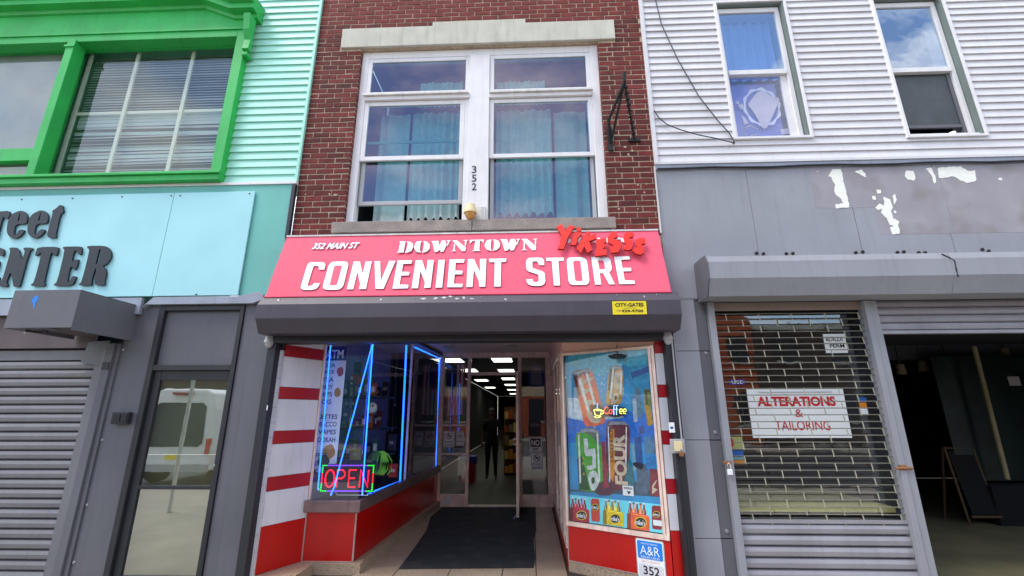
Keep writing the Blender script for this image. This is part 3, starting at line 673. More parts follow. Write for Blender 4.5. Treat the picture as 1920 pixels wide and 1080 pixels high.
B('display_wall', mat('lilac_grey_wall', (172, 168, 182), 0.8), sf, -2.76, -2.73, 0.05, 4.0, 0.0, 2.66)
B('display_floor', M['inwall'], sf, -2.72, -1.95, 0.5, 3.96, 0.44, 0.48)
B('display_back', M['indark'], sf, -2.72, -1.82, 3.97, 4.0, GZ, 2.66)
B('soffit', M['soffit'], sf, BX0+0.03, BX1-0.03, 0.021, 4.2, 2.661, 2.72)
for u, v in ((843, 649), (961, 647)):
    a, c2 = Pl((0, 0, 2.661), (1, 0, 0), (0, 1, 0)).uv(u, v)
    MB().lathe((a, c2, 2.64), [(0.075, 0.02), (0.095, 0.006), (0.085, 0.0), (0.06, 0.004), (0.055, 0.018)], 20).build('downlight', M['plastic'], sf)
# door wall
DY = 4.0
def al(n, x0, x1, z0, z1, m='alu', y0=DY-0.05, y1=DY+0.05): return B(n, M[m], sf, x0, x1, y0, y1, z0, z1, bevel=0.004)
al('door_jamb', -1.205, -1.145, GZ, 2.60); al('door_jamb', -0.235, -0.165, GZ, 2.60); al('side_post', -1.74, -1.665, GZ, 2.60); al('side_post', 0.30, 0.40, GZ, 2.60)
al('head_rail', -1.74, 0.40, 2.562, 2.66, y0=DY-0.052, y1=DY+0.052); al('transom_rail', -1.143, -0.237, 2.225, 2.285); al('threshold', -1.143, -0.237, GZ, GZ+0.025, y0=DY-0.08)
al('kick_rail', -1.663, -1.207, GZ, 0.10); al('kick_rail', -0.163, 0.298, GZ, 0.10)
al('cross_rail', -1.663, -1.207, 1.285, 1.315); al('cross_rail', -1.663, -1.207, 0.775, 0.805)
B('kick_patch', M['whitetile'], sf, -1.60, -1.45, DY-0.058, DY-0.051, -0.06, 0.07)
for z0, z1 in ((0.101, 0.774), (0.806, 1.284), (1.316, 2.561)): al('side_pane', -1.664, -1.206, z0, z1, 'g_side', DY-0.006, DY+0.004)
al('side_pane', -0.164, 0.299, 0.101, 2.561, 'g_side', DY-0.006, DY+0.004); al('transom_pane', -1.144, -0.236, 2.286, 2.561, 'g_poster', DY-0.006, DY+0.004)
dl = MB(); LX = -0.222
dl.box(LX-0.022, LX+0.022, 2.96, 3.05, GZ+0.03, 2.21); dl.box(LX-0.022, LX+0.022, 3.82, 3.91, GZ+0.03, 2.21)
dl.box(LX-0.021, LX+0.021, 3.051, 3.819, 2.12, 2.209); dl.box(LX-0.021, LX+0.021, 3.051, 3.819, GZ+0.031, 0.10)
lf = dl.build('door_leaf', M['alu'], sf, 0.003)
B('leaf_glass', M['g_poster'], lf, LX-0.004, LX+0.004, 3.051, 3.819, 0.101, 2.119)
MB().tube([(LX-0.021, 3.02, 1.02), (LX-0.07, 3.02, 1.02), (LX-0.07, 3.02, 1.10), (LX-0.021, 3.02, 1.10)], 0.012, 8).build('door_handle', M['paper'], lf)
MB().tube([(LX+0.021, 3.02, 1.02), (LX+0.07, 3.02, 1.02), (LX+0.07, 3.02, 1.10), (LX+0.021, 3.02, 1.10)], 0.012, 8).build('door_handle', M['paper'], lf)
MB().tube([(LX-0.02, 3.0, GZ+0.06), (LX-0.06, 2.97, GZ+0.02), (LX-0.07, 2.95, GZ+0.005)], 0.008, 8).build('kick_stop', M['plastic'], lf)
for z in (0.2, 1.05, 1.95): B('hinge', M['dark'], lf, LX+0.018, LX+0.03, 3.915, 3.945, z-0.05, z+0.05)
# right display: splayed front, side along the passage
RO, RI = Vector((0.392, 0.60, 0)), Vector((1.322, 0.0, 0))
PR = Pl(RO, RI-RO, (0, 0, 1)); rl = (RI-RO).length
rect_pl('entry_kerb', PR, None, M['terrazzo'], sf, 0.10, -0.09, ab=(0.0, GZ-0.02, rl+0.08, -0.002))
rect_pl('base_panel', PR, None, M['redpanel'], sf, 0.012, 0.0, ab=(0.014, 0.002, rl-0.0, 0.335)); rect_pl('joint_strip', PR, None, M['joint'], sf, 0.016, 0.0, ab=(0.0, 0.0, 0.011, 0.335)); rect_pl('joint_strip', PR, None, M['joint'], sf, 0.016, 0.0, ab=(0.0, -0.008, rl, 0.0))
rect_pl('display_sill', PR, None, M['alu'], sf, 0.03, 0.0, ab=(-0.005, 0.337, rl, 0.378))
rect_pl('display_frame', PR, None, M['alu'], sf, 0.03, -0.002, ab=(0.0, 0.379, 0.018, 2.17)); rect_pl('display_frame', PR, None, M['alu'], sf, 0.03, -0.002, ab=(rl-0.060, 0.379, rl-0.034, 2.17)); rect_pl('display_frame', PR, None, M['alu'], sf, 0.02, -0.002, ab=(rl-0.030, 0.379, rl, 2.17))
rect_pl('display_frame', PR, None, M['alu'], sf, 0.028, -0.002, ab=(0.0, 2.171, rl, 2.20))
rect_pl('upper_panel', PR, None, M['peach'], sf, 0.02, -0.02, ab=(0.0, 2.201, rl, 2.66))
rect_pl('display_glass', PR, None, M['g_poster'], sf, 0.005, 0.004, ab=(0.018, 0.379, rl-0.061, 2.17))
rect_pl('display_backing', PR, None, M['inwall'], sf, 0.01, -0.9, ab=(0.3, 0.0, rl-0.05, 2.2))
for z0, z1, mm in ZP: B('pier_panel', M[mm], sf, 1.326, 1.409, -0.012, 0.015, z0 if z0 else GZ, min(z1, 2.243))
for a, c in ((0.66, 0.70), (1.0, 1.03), (1.62, 1.66), (2.45, 2.52), (3.9, 3.96)): B('side_frame', M['alu'], sf, 0.372, 0.415, a, c, 0.14, 2.20, bevel=0.003)
B('side_base', M['redpanel'], sf, 0.385, 0.41, 0.62, 3.97, GZ, 0.10); B('side_sill', M['alu'], sf, 0.370, 0.415, 0.62, 3.95, 0.102, 0.139); B('side_head', M['alu'], sf, 0.370, 0.415, 0.62, 3.95, 2.201, 2.235)
for a, c in ((0.702, 0.998), (1.032, 1.618), (1.662, 2.448), (2.522, 3.898)): B('side_glass', M['g_poster'], sf, 0.388, 0.394, a, c, 0.141, 2.199)
B('upper_panel', M['peach'], sf, 0.385, 0.41, 0.62, 3.95, 2.237, 2.66)
B('notice_strip', M['plastic'], sf, 0.364, 0.369, 1.3, 1.6, 1.1, 1.4)
B('side_room_wall', M['inwall'], sf, 1.47, 1.49, 0.05, 3.99, GZ, 2.66)
B('entry_mat_seam', M['dark'], sf, 0.41, 0.43, 0.7, 3.9, 0.0, 0.02)

mt = MB(); mt.prism([(-1.43, 0.565, GZ+0.001), (0.012, 0.655, GZ+0.001), (0.03, 1.0, GZ+0.001), (0.015, 1.8, GZ+0.001), (0.06, 2.3, GZ+0.001), (0.07, 3.9, GZ+0.001), (-1.60, 3.86, GZ+0.001), (-1.63, 3.1, GZ+0.001), (-1.50, 2.2, GZ+0.001), (-1.46, 1.4, GZ+0.001)], (0, 0, 0.012))
tag(mt.build('door_mat', M['mat']), 'long dark rubber mat on the tiled floor leading to the open door', 'mat')

# notices on the door side panes
PD = PY(DY-0.008)
def notice(label, quad, words, tint='paper', ring=True, slash=1):
    t = thing('notice', label, 'notice', U(quad[0], quad[1], DY-0.01))
    rect_pl('sheet', PD, quad, M[tint], t, 0.002, 0.0)
    a0, b0 = PD.uv(quad[0], quad[1]); a1, b1 = PD.uv(quad[2], quad[3]); w, h = a1-a0, b1-b0
    bd = MB(); e = 0.012
    for r in ((a0+e, b0+e, a1-e, b0+e+0.006), (a0+e, b1-e-0.006, a1-e, b1-e), (a0+e, b0+e+0.007, a0+e+0.006, b1-e-0.007), (a1-e-0.006, b0+e+0.007, a1-e, b1-e-0.007)):
        bd.prism([PD.pt(r[0], r[1], 0.0025), PD.pt(r[2], r[1], 0.0025), PD.pt(r[2], r[3], 0.0025), PD.pt(r[0], r[3], 0.0025)], PD.n*0.001)
    bd.build('border', M['ink'], t)
    if ring:
        cx, cy, R = (a0+a1)/2, b0+h*0.68, min(w, h)*0.27; rg = MB(); n = 24
        for k in range(n):
            p0, p1 = 2*math.pi*k/n, 2*math.pi*(k+1)/n
            rg.quad(*[PD.pt(cx+r*math.cos(q), cy+r*math.sin(q), 0.004) for r, q in ((R, p0), (R, p1), (R*.82, p1), (R*.82, p0))])
        dx, dy = R*0.62, R*0.62*slash; px_, py_ = R*0.09, -R*0.09*slash
        rg.quad(PD.pt(cx-dx-px_, cy+dy+py_*-1*-1, 0.005), PD.pt(cx-dx+px_, cy+dy-py_, 0.005), PD.pt(cx+dx+px_, cy-dy-py_, 0.005), PD.pt(cx+dx-px_, cy-dy+py_, 0.005))
        for q in (-0.35, 0.3): rg.quad(PD.pt(cx+R*q, cy-R*.4, 0.0045), PD.pt(cx+R*(q+.14), cy-R*.4, 0.0045), PD.pt(cx+R*(q+.14), cy+R*.25, 0.0045), PD.pt(cx+R*q, cy+R*.25, 0.0045))
        rg.quad(PD.pt(cx-R*.4, cy+R*.05, 0.0043), PD.pt(cx+R*.5, cy+R*.05, 0.0043), PD.pt(cx+R*.5, cy+R*.25, 0.0043), PD.pt(cx-R*.4, cy+R*.25, 0.0043))
        rg.build('pictogram', M['ink'], t)
    for k, wd in enumerate(words):
        y1 = b0+h*(0.36-0.17*k); text_ab('wording', wd, PD, (a0+w*.16, y1-h*.10, a1-w*.16, y1), M['ink'], t, bold=0.02, off=0.003)
    return t
notice('pinkish NO DOGS ALLOWED notice on the left side pane of the entrance', (831, 838, 853, 808), ['NO DOGS', 'ALLOWED'])
notice('NO BIKES notice with slashed circle next to the door jamb', (854.5, 836, 870, 809), ['NO BIKES'])
notice('NO DOGS ALLOWED notice lowest on the right side pane', (995, 880, 1018, 849), ['NO DOGS', 'ALLOWED'])
t = thing('notice', 'black and white NO EXIT notice on the right side pane', 'notice', U(1005, 848, DY-0.01))
rect_pl('sheet', PD, (993, 847, 1015, 820), M['paper'], t, 0.002, 0.0); rect_pl('black_field', PD, (994.5, 838, 1013.5, 822), M['ink'], t, 0.001, 0.0025)
text('wording', 'NO', PD, (996.5, 836, 1011.5, 824.5), M['print'], t, bold=0.03, off=0.004); text('wording', 'EXIT', PD, (999, 845, 1010, 840), M['ink'], t, bold=0.03, off=0.004)
t = thing('notice', 'faded dark leaflet above the NO EXIT notice', 'notice', U(1005, 818, DY-0.01))
rect_pl('sheet', PD, (991, 818, 1014, 789), M['inwall'], t, 0.002, 0.0); text('wording', 'WELCOME', PD, (994, 800, 1011, 794), M['plastic'], t, off=0.003)
t = thing('hanging_garment', 'dark blue and white shirt hung high behind the right side pane', 'garment', U(1005, 720, DY+0.15))
outline('shirt', [[(992, 725), (990, 700), (996, 688), (1003, 684), (1012, 684), (1020, 690), (1022, 704), (1019, 728)]], PY(DY+0.15), 0.03, M['blueink'], t)
outline('shirt_panel', [[(995, 722), (996, 694), (1004, 690), (1014, 692), (1016, 722)]], PY(DY+0.15), 0.01, mat('dull_white_cloth', (120, 125, 150), 0.9), t, off=0.032)
# flag inside the left side pane
fg = thing('hanging_flag', 'American flag hanging vertically behind the left side pane', 'flag', U(852, 745, DY+0.12))
PG = PY(DY+0.12); a0, b0 = PG.uv(835, 778); a1, b1 = PG.uv(873, 684)
for k in range(9):
    w = (a1-a0)/9; mb = MB(); n = 8
    for j in range(n):
        z0, z1 = b0+(b1-b0)*j/n, b0+(b1-b0)*(j+1)/n; y = lambda q: DY+0.12+0.02*math.sin(3*q+k*0.8)
        mb.quad((a0+w*k, y(z0), z0), (a0+w*(k+1), y(z0), z0), (a0+w*(k+1), y(z1), z1), (a0+w*k, y(z1), z1))
    mb.build('flag_stripe', M['redstripe'] if k % 2 == 0 else M['whitetile'], fg)
rect_pl('canton', PG, None, mat('navy_canton', (34, 38, 84), 0.9), fg, 0.004, 0.03, ab=(a0, b0+(b1-b0)*.5, a0+(a1-a0)*.55, b1-0.01))

# product banner, LED sign, neon tubes in the left display
PBn = PY(0.60)
bn = thing('product_banner', 'tall white product list banner headed ATM at the left of the display window', 'banner', U(612, 880, 0.6))
a0, b0 = PBn.uv(597, 885); a1, b1 = PBn.uv(652, 650); a0 = a1-0.42
rect_pl('sheet', PBn, None, M['paper'], bn, 0.004, 0.0, ab=(a0, b0, a1, b1))
rect_pl('heading_field', PBn, None, mat('navy_print', (30, 36, 110), 0.6), bn, 0.001, 0.005, ab=(a0, b1-0.17, a1, b1))
text_ab('heading', 'ATM', PBn, (a1-0.26, b1-0.145, a1-0.04, b1-0.04), M['print'], bn, bold=0.02, off=0.007)
for k, wd in enumerate(['SODA', 'JUICE', 'ICED TEA', 'CANDY', 'CHIPS', 'SNACKS', '', 'CIGARETTES', 'TOBACCO', 'VAPES', 'HOOKAH', '', 'COFFEE', 'EGGS', 'MILK', 'BREAD']):
    if not wd: continue
    zt = b1-0.20-0.086*k; w = 0.042*len(wd)
    if k < 12: text_ab('list_line', wd, PBn, (a1-0.13-w if k < 6 else a1-0.04-w, zt-0.052, a1-0.13 if k < 6 else a1-0.04, zt), mat('navy_ink', (40, 40, 96), 0.6) if k == 0 else D.materials['navy_ink'], bn, bold=0.015, off=0.004)
    else: text_ab('list_line', wd, PBn, (a0+0.05, zt-0.052, a0+0.05+w, zt), D.materials['navy_ink'], bn, bold=0.015, off=0.004)
def blob(cx, cz, r, pl, m, par, nm='picture', sx=1, off=0.005, n=10):
    mb = MB(); mb.prism([pl.pt(cx+sx*r*math.cos(2*math.pi*k/n)*random.uniform(.8, 1.1), cz+r*math.sin(2*math.pi*k/n)*random.uniform(.8, 1.1), off) for k in range(n)], pl.n*0.0008); return mb.build(nm, m, par)
blob(a1-0.06, b1-0.30, 0.06, PBn, mat('printed_pink', (170, 60, 90), 0.7), bn, 'printed_picture', 0.7)
blob(a1-0.07, b1-0.55, 0.06, PBn, mat('printed_ochre', (180, 130, 60), 0.7), bn, 'printed_picture', 0.7)
blob(a1-0.10, b0+0.22, 0.09, PBn, D.materials['printed_ochre'], bn, 'printed_picture', 0.8); blob(a1-0.15, b0+0.12, 0.07, PBn, M['inwall'], bn, 'printed_picture', 1.0)
PO = PY(0.54)
op = thing('open_sign', 'rectangular LED sign reading OPEN in red with green and violet border dots', 'sign', U(650, 925, 0.54))
a0, b0 = PO.uv(599, 923); a1, b1 = PO.uv(704, 870)
rect_pl('back_plate', PO, None, mat('dark_plum_acrylic', (34, 10, 40), 0.3), op, 0.006, 0.0, ab=(a0, b0, a1, b1))
def dot_mesh():
    mb = MB(); mb.lathe((0, 0, 0), [(0.0065, 0.0), (0.0065, -0.005), (0.003, -0.008)], 8, 0, 'Y'); return mb
per = []
W_, H_ = a1-a0-0.03, b1-b0-0.03; N1 = 30; N2 = 15
for k in range(N1): per += [(a0+.015+W_*k/N1, b1-.015, k/N1), (a1-.015-W_*k/N1, b0+.015, 1-k/N1)]
for k in range(N2): per += [(a0+.015, b0+.015+H_*k/N2, 0), (a1-.015, b1-.015-H_*k/N2, 1)]
dm = {}
for key in ('neong', 'neonv', 'neonr', 'print'): dm[key] = dot_mesh().mesh('led', M[key], Vector((0, 0, 0)))
for x, z, q in per:
    key = 'neong' if (q < 0.1 or q > 0.88) else 'neonv'
    if q in (0, 1) and abs(z-(b0+b1)/2) < H_*0.22: key = 'neonr'
    _link(D.objects.new('led', dm[key]), op, Vector((x, 0.54-0.007, z)))
def ledpath(pts):
    pp = [Vector((a0+(a1-a0)*x, 0.528, b0+(b1-b0)*z)) for x, z in pts]; MB().tube(pp, 0.0075, 6).build('led_letter', M['neonr'], op)
oval = [(0.175+0.085*math.cos(q), 0.49+0.30*math.sin(q)) for q in [2*math.pi*k/18 for k in range(19)]]
ledpath(oval); ledpath([(0.31, 0.19), (0.31, 0.79), (0.40, 0.79), (0.45, 0.70), (0.45, 0.58), (0.40, 0.49), (0.31, 0.49)])
ledpath([(0.66, 0.79), (0.53, 0.79), (0.53, 0.19), (0.66, 0.19)]); ledpath([(0.53, 0.50), (0.64, 0.50)])
ledpath([(0.74, 0.19), (0.74, 0.79), (0.89, 0.19), (0.89, 0.79)])
MB().tube([(a0+.3*(a1-a0), 0.54, b0), (a0+.32*(a1-a0), 0.56, b0-0.03), (a0+.9*(a1-a0), 0.55, b0-0.03)], 0.006, 6).build('cord', M['paper'], op)
PN = PY(0.50)
def neon(label, pts, pl, r=0.011):
    t = thing('neon_tube', label, 'neon tube', pl.w(*pts[0]), 'blue neon tubes framing the left display window')
    MB().tube([pl.w(u, v, 0.0) for u, v in pts], r, 10).build('glass_tube', M['neon'], t)
    for q in (pts[0], pts[-1]):
        p = pl.w(*q); MB().tube([p, p + Vector((0, 0.03, 0))], r*1.3, 8).build('tube_cap', M['paper'], t)
neon('upright blue neon tube nearest the striped wall', [(620, 648), (596, 918)], PN, 0.007)
neon('slanting blue neon tube crossing in front of the OPEN sign', [(698, 646), (626, 915), (620, 928)], PN, 0.007)
neon('upright blue neon tube at the outer glass corner', [(699, 646), (679, 928)], Pl((-1.92, 0.50, 0), (1, 0, 0), (0, 0, 1)), 0.007)
PSi = Pl(SO + Vector((-0.035, 0, 0)), SI-SO, (0, 0, 1))
neon('blue neon tube along the sill of the front side pane', [(689, 926), (752, 902)], PSi, 0.010)
neon('thick upright blue neon tube beside the middle glass post', [(762, 648), (750, 903)], PSi, 0.013)
neon('blue neon loop framing the rear side pane', [(775, 650), (824, 672), (817, 885), (759, 904)], PSi, 0.013)

# goods inside the left display
def goods(name, label, cat, loc, fn, group=None):
    t = thing(name, label, cat, loc, group); fn(t); return t
for i, (u0, v0, u1, v1, lb) in enumerate(((664, 700, 678, 679, 'upper small black picture frame in the left display'), (663, 718, 677, 701, 'lower small black picture frame in the left display'))):
    pl = PY(1.4); t = thing('picture_frame', lb, 'picture frame', pl.w(u0, v0)); rect_pl('frame', pl, (u0, v0, u1, v1), M['black'], t, 0.02, 0.0); rect_pl('picture', pl, (u0+2, v0-3, u1-2, v1+3), M['inwall'], t, 0.002, 0.021)
t = thing('carton', 'red and pink carton on the display shelf beside the slanting neon', 'carton', PY(1.3).w(658, 722)); rect_pl('carton_body', PY(1.3), (655, 722, 682, 703), mat('carton_red', (170, 70, 70), 0.7), t, 0.2, -0.2); rect_pl('carton_label', PY(1.3), (656, 721, 662, 706), M['paper'], t, 0.002, 0.002)
B('display_shelf', M['inwall'], sf, -2.70, -2.0, 1.25, 1.9, 1.72, 1.745)
for i, u in enumerate((653, 664)):
    pl = PY(1.1); t = thing('cane', ('left' if i == 0 else 'right') + ' one of two black hooked umbrella handles in the left display', 'umbrella', pl.w(u, 820))
    pp = [pl.w(u-2-i*3, 830), pl.w(u, 725)] + [pl.w(u-5+5*math.cos(q), 722-8*math.sin(q)) for q in (0.3, 0.9, 1.57, 2.2, 2.9)]
    MB().tube(pp, 0.014, 8).build('handle', M['black'], t); p = pl.w(u-2, 757); MB().tube([p, p+Vector((0, -.02, 0))], 0.02, 8).build('clasp', M['plastic'], t)
pl = PY(1.2); t = thing('mask', 'white grinning carnival mask with dark eye holes hanging in the left display', 'mask', pl.w(698, 775))
MB().lathe(pl.w(697, 765), [(0.07, 0.02), (0.068, -0.02), (0.04, -0.045), (0.01, -0.05)], 18, 0, 'Y').build('face', M['paper'], t)
for u in (694, 701): MB().lathe(pl.w(u, 761)+Vector((0, -0.045, 0)), [(0.012, 0.012), (0.012, -0.004)], 10, 0, 'Y').build('eye_hole', M['black'], t)
pl = PY(1.0)
for i, (u, v, lb) in enumerate(((715, 868, 'green fringed party wig hanging behind the glass above the OPEN sign end'),)):
    t = thing('wig', lb, 'wig', pl.w(u, v+20))
    for k in range(14):
        s = random.uniform(-1, 1); pp = [pl.w(u+s*4, v-22, 0), pl.w(u+s*10+4, v-16), pl.w(u+s*16+6, v-4), pl.w(u+s*18+5+random.uniform(-3, 3), v+12), pl.w(u+s*15+random.uniform(-3, 3), v+22)]
        MB().tube(pp, 0.008, 6).build('strand', mat('wig_green', (110, 190, 70), 0.6) if k == 0 else D.materials['wig_green'], t)
for i, (u0, v0, u1, v1, Y, rgb, lb) in enumerate(((618, 905, 640, 885, .9, (150, 150, 160), 'grey box low behind the OPEN sign'), (655, 862, 676, 842, 1.0, (150, 150, 90), 'pale green packet above the OPEN sign'), (684, 880, 700, 850, 1.3, (60, 70, 90), 'slate blue packet between the neon tubes'),
        (705, 800, 716, 770, 1.5, (90, 30, 30), 'dark red packet hanging mid window'), (726, 845, 742, 815, 1.7, (40, 46, 70), 'navy packet hanging by the corner tube'), (700, 745, 714, 725, 1.6, (50, 50, 60), 'black packet on the display shelf'),
        (640, 790, 655, 765, 1.0, (80, 80, 110), 'violet grey packet under the umbrella handles'), (716, 742, 728, 716, 1.7, (44, 44, 56), 'dark tin on the display shelf'), (728, 895, 745, 870, 1.3, (150, 40, 40), 'red packet low beside the corner tube'))):
    pl = PY(Y); t = thing('packet', lb, 'packet', pl.w(u0, v0)); rect_pl('packet_body', pl, (u0, v0, u1, v1), mat('packet_%d' % i, rgb, 0.5), t, 0.05, -0.05)
    a, c = pl.uv((u0+u1)/2-4, (v0+v1)/2+3); a2, c2 = pl.uv((u0+u1)/2+4, (v0+v1)/2-3); rect_pl('packet_label', pl, None, M['plastic'], t, 0.001, 0.001, ab=(a, c, a2, c2))
cols = [('grey', (120, 122, 130)), ('dark red', (120, 30, 34)), ('navy', (34, 44, 92)), ('olive', (90, 96, 44)), ('cream', (190, 180, 150)), ('black', (24, 24, 28)), ('teal', (40, 110, 110)), ('orange', (190, 100, 40)), ('violet', (90, 60, 130))]
cmat = {n: mat('wrapper_'+n.replace(' ', '_'), c, .5, var=.25, scale=25) for n, c in cols}
ordn = ['first', 'second', 'third', 'fourth', 'fifth', 'sixth', 'seventh']
rd = random.Random(9)
for zi, (zz, row) in enumerate(((0.95, 'lowest'), (1.32, 'middle'), (1.72, 'upper'))):
    if zi < 2: B('display_shelf', M['inwall'], sf, -2.72, -2.05, 1.5, 2.3, zz-.025, zz)
    for j in range(7):
        nm, _c = cols[(j*4+zi*5) % 9]; x = -2.66+.092*j; h = rd.uniform(.12, .24); t = thing('shelf_packet', '%s packet, %s from the left on the %s shelf of the left display' % (nm, ordn[j], row), 'packet', (x, 1.6, zz), 'packets on the shelves of the left display')
        y0 = 1.52 if zi < 2 else 1.27
        B('packet_body', cmat[nm], t, x-.036, x+.036, y0, y0+.06, zz+.001, zz+h, bevel=.004); B('packet_label', M['plastic'] if j % 2 else M['paper'], t, x-.024, x+.024, y0-.002, y0-.0005, zz+h*.35, zz+h*.75)
for i in range(10):
    u = 690+random.uniform(0, 60); v = 690+random.uniform(0, 120); p = U(u, v, 1.9)
    t = thing('star_ornament', 'tiny silver hanging ornament in the dark part of the left display', 'ornament', p, 'tiny silver ornaments hanging in the left display')
    MB().lathe(p, [(0.003, 0.012), (0.012, 0.0), (0.003, -0.012)], 8).build('bead', M['plastic'], t); MB().tube([p, p+Vector((0, 0, 2.6-p.z))], 0.001, 4).build('thread', M['plastic'], t)

# ------------------------------------------------------------------ poster and sheets in the right display
PP = Pl(PR.pt(0, 0, -0.006), PR.x, PR.y)
def pp_shape(name, loops, m, par, off, th=0.0008, r=0): return outline(name, [smooth_loop(l, r) for l in loops] if r else loops, PP, th, m, par, off=off-0.02)
ps = thing('drinks_poster', 'large blue poster of four tilted drink cans behind the right display glass', 'poster', PP.w(1150, 930))
rect_pl('sheet', PP, None, mat('sky_blue_print', (48, 152, 206), 0.6, var=0.22, scale=3), ps, 0.002, -0.03, ab=(0.02, 0.60, rl-0.065, 2.168))
def cm(n, rgb): return mat('poster_'+n, rgb, 0.6, var=0.25, scale=22)
def q(l, ox, oy, s): return [(ox+x/s, oy+y/s) for x, y in l]
Za = (1060, 650, 6.0); Zb = (1060, 800, 5.4)
pp_shape('print_or_reflection', [q([(20,575),(130,575),(200,760),(640,760),(640,800),(440,820),(200,840),(20,800)], *Za)], cm('pale_reflection', (190, 216, 232)), ps, -0.0065)  # pale reflection on the glass, drawn as a flat coloured patch
pp_shape('print_or_reflection', [q([(20,700),(1000,740),(1010,1080),(20,1080)], *Za)], cm('deepblue', (30, 112, 208)), ps, -0.0078)
pp_shape('print_or_reflection', [q([(20,0),(940,0),(950,300),(640,200),(380,330),(20,200)], *Za)], cm('teal', (70, 176, 204)), ps, -0.0075)
pp_shape('printed_can', [q([(70,290),(110,262),(250,242),(285,262),(300,300),(340,420),(440,830),(430,862),(330,895),(240,902),(205,880),(130,560)], *Za)], cm('coral', (232, 104, 58)), ps, -0.005, r=1)
pp_shape('can_shade', [q([(70,290),(110,262),(250,242),(290,270),(220,340),(190,300),(130,360),(160,560),(130,540)], *Za)], cm('maroon', (120, 30, 36)), ps, -0.004)
pp_shape('can_lettering', [q([(130,365),(175,350),(205,380),(300,330),(310,365),(190,410),(200,480),(290,470),(285,500),(210,520),(215,600),(300,600),(330,640),(330,720),(290,790),(400,800),(380,860),(290,860),(240,790),(225,650),(190,600)], *Za)], cm('bone', (206, 190, 160)), ps, -0.003, r=1)
pp_shape('can_lettering', [q([(262,660),(300,640),(312,690),(292,740),(262,720)], *Za)], cm('rustc', (150, 60, 40)), ps, -0.002, r=1)
pp_shape('printed_can', [q([(490,225),(540,210),(615,215),(640,245),(642,350),(630,560),(612,640),(560,660),(450,650),(448,600),(465,400)], *Za)], cm('gold', (206, 150, 44)), ps, -0.005, r=1)
pp_shape('can_shade', [q([(492,225),(540,210),(615,215),(638,245),(560,262),(520,300),(490,500),(470,480)], *Za)], cm('darkgold', (92, 70, 30)), ps, -0.004)
pp_shape('can_lettering', [q([(560,280),(620,290),(615,330),(570,340),(560,400),(600,410),(600,470),(545,480),(540,440),(575,430),(540,400)], *Za)], D.materials['poster_bone'], ps, -0.003)
pp_shape('can_lettering', [q([(530,520),(580,520),(600,560),(580,620),(540,640),(505,650),(498,620),(520,570)], *Za)], D.materials['poster_bone'], ps, -0.003, r=1)
pp_shape('can_lettering', [q([(545,555),(570,555),(572,590),(545,600)], *Za)], D.materials['poster_darkgold'], ps, -0.002, r=1)
pp_shape('printed_can', [q([(90,80),(150,40),(260,12),(315,30),(345,85),(362,300),(372,600),(330,655),(200,660),(130,640),(112,300)], *Zb)], cm('green', (76, 170, 48)), ps, -0.005, r=1)
pp_shape('can_shade', [q([(190,10),(310,25),(345,80),(352,200),(300,150),(250,90),(180,60)], *Zb)], cm('greygreen', (96, 110, 100)), ps, -0.004)
pp_shape('can_shade', [q([(110,330),(160,300),(200,480),(240,650),(130,640)], *Zb)], cm('darkgreen', (30, 84, 36)), ps, -0.0042)
pp_shape('can_lettering', [q([(175,125),(215,120),(225,230),(290,220),(300,280),(300,420),(260,440),(215,435),(205,400),(265,390),(265,300),(200,300),(185,260)], *Zb)], cm('palegreen', (206, 214, 206)), ps, -0.003)
pp_shape('can_lettering', [q([(220,470),(290,440),(325,500),(330,590),(290,650),(255,650),(225,560)], *Zb)], D.materials['poster_palegreen'], ps, -0.003, r=1)
pp_shape('can_lettering', [q([(255,520),(285,510),(292,560),(270,590),(255,565)], *Zb)], D.materials['poster_darkgreen'], ps, -0.002, r=1)
pp_shape('printed_can', [[(1135,796),(1141,789),(1168,790),(1177,797),(1180,812),(1178,880),(1172,918),(1146,922),(1139,900),(1134,850)]], cm('plum', (104, 44, 56)), ps, -0.0052, r=1)
pp_shape('can_stripe', [[(1142,808),(1150,803),(1152,870),(1148,905),(1141,892)]], cm('amber', (216, 140, 30)), ps, -0.004)
text('can_wording', 'JUNGLE JUICE', PP, (1143.5, 868, 1149.5, 806), M['ink'], ps, rot=90, off=-0.022)
text('can_wording', 'FOUR', PP, (1152, 908, 1170, 815), D.materials['poster_bone'], ps, rot=90, bold=0.04, off=-0.022)
pp_shape('printed_bottle', [q([(630,330),(650,330),(680,440),(700,600),(585,600),(600,480)], *Zb)], cm('bottleteal', (40, 110, 120)), ps, -0.0035, r=1)
pp_shape('printed_shape', [q([(690,370),(740,355),(790,380),(830,400),(850,690),(700,690),(720,500)], *Zb)], cm('slate', (80, 100, 120)), ps, -0.0045, r=1)
pp_shape('printed_shape', [q([(665,375),(700,360),(760,365),(785,400),(770,440),(720,430)], *Zb)], cm('black', (30, 34, 44)), ps, -0.003, r=1)
pp_shape('printed_bag', [q([(842,415),(945,440),(965,715),(850,700)], *Zb)], cm('bag', (130, 44, 50)), ps, -0.004)
pp_shape('bag_script', [q([(870,600),(915,540),(920,550),(885,620),(930,640),(870,690)], *Zb)], D.materials['poster_bone'], ps, -0.003)
pp_shape('printed_shape', [q([(290,600),(400,540),(470,600),(480,700),(300,700)], *Zb)], cm('wine', (80, 40, 60)), ps, -0.0042, r=1)
pp_shape('printed_shape', [q([(20,655),(970,715),(970,700),(960,700),(700,560),(560,600),(480,640),(20,640)], *Zb)], cm('dim', (50, 84, 100)), ps, -0.0055)
pp_shape('printed_bottle', [q([(770,470),(830,460),(855,700),(850,800),(780,790)], *Za)], cm('bluegrey', (90, 130, 150)), ps, -0.0045)
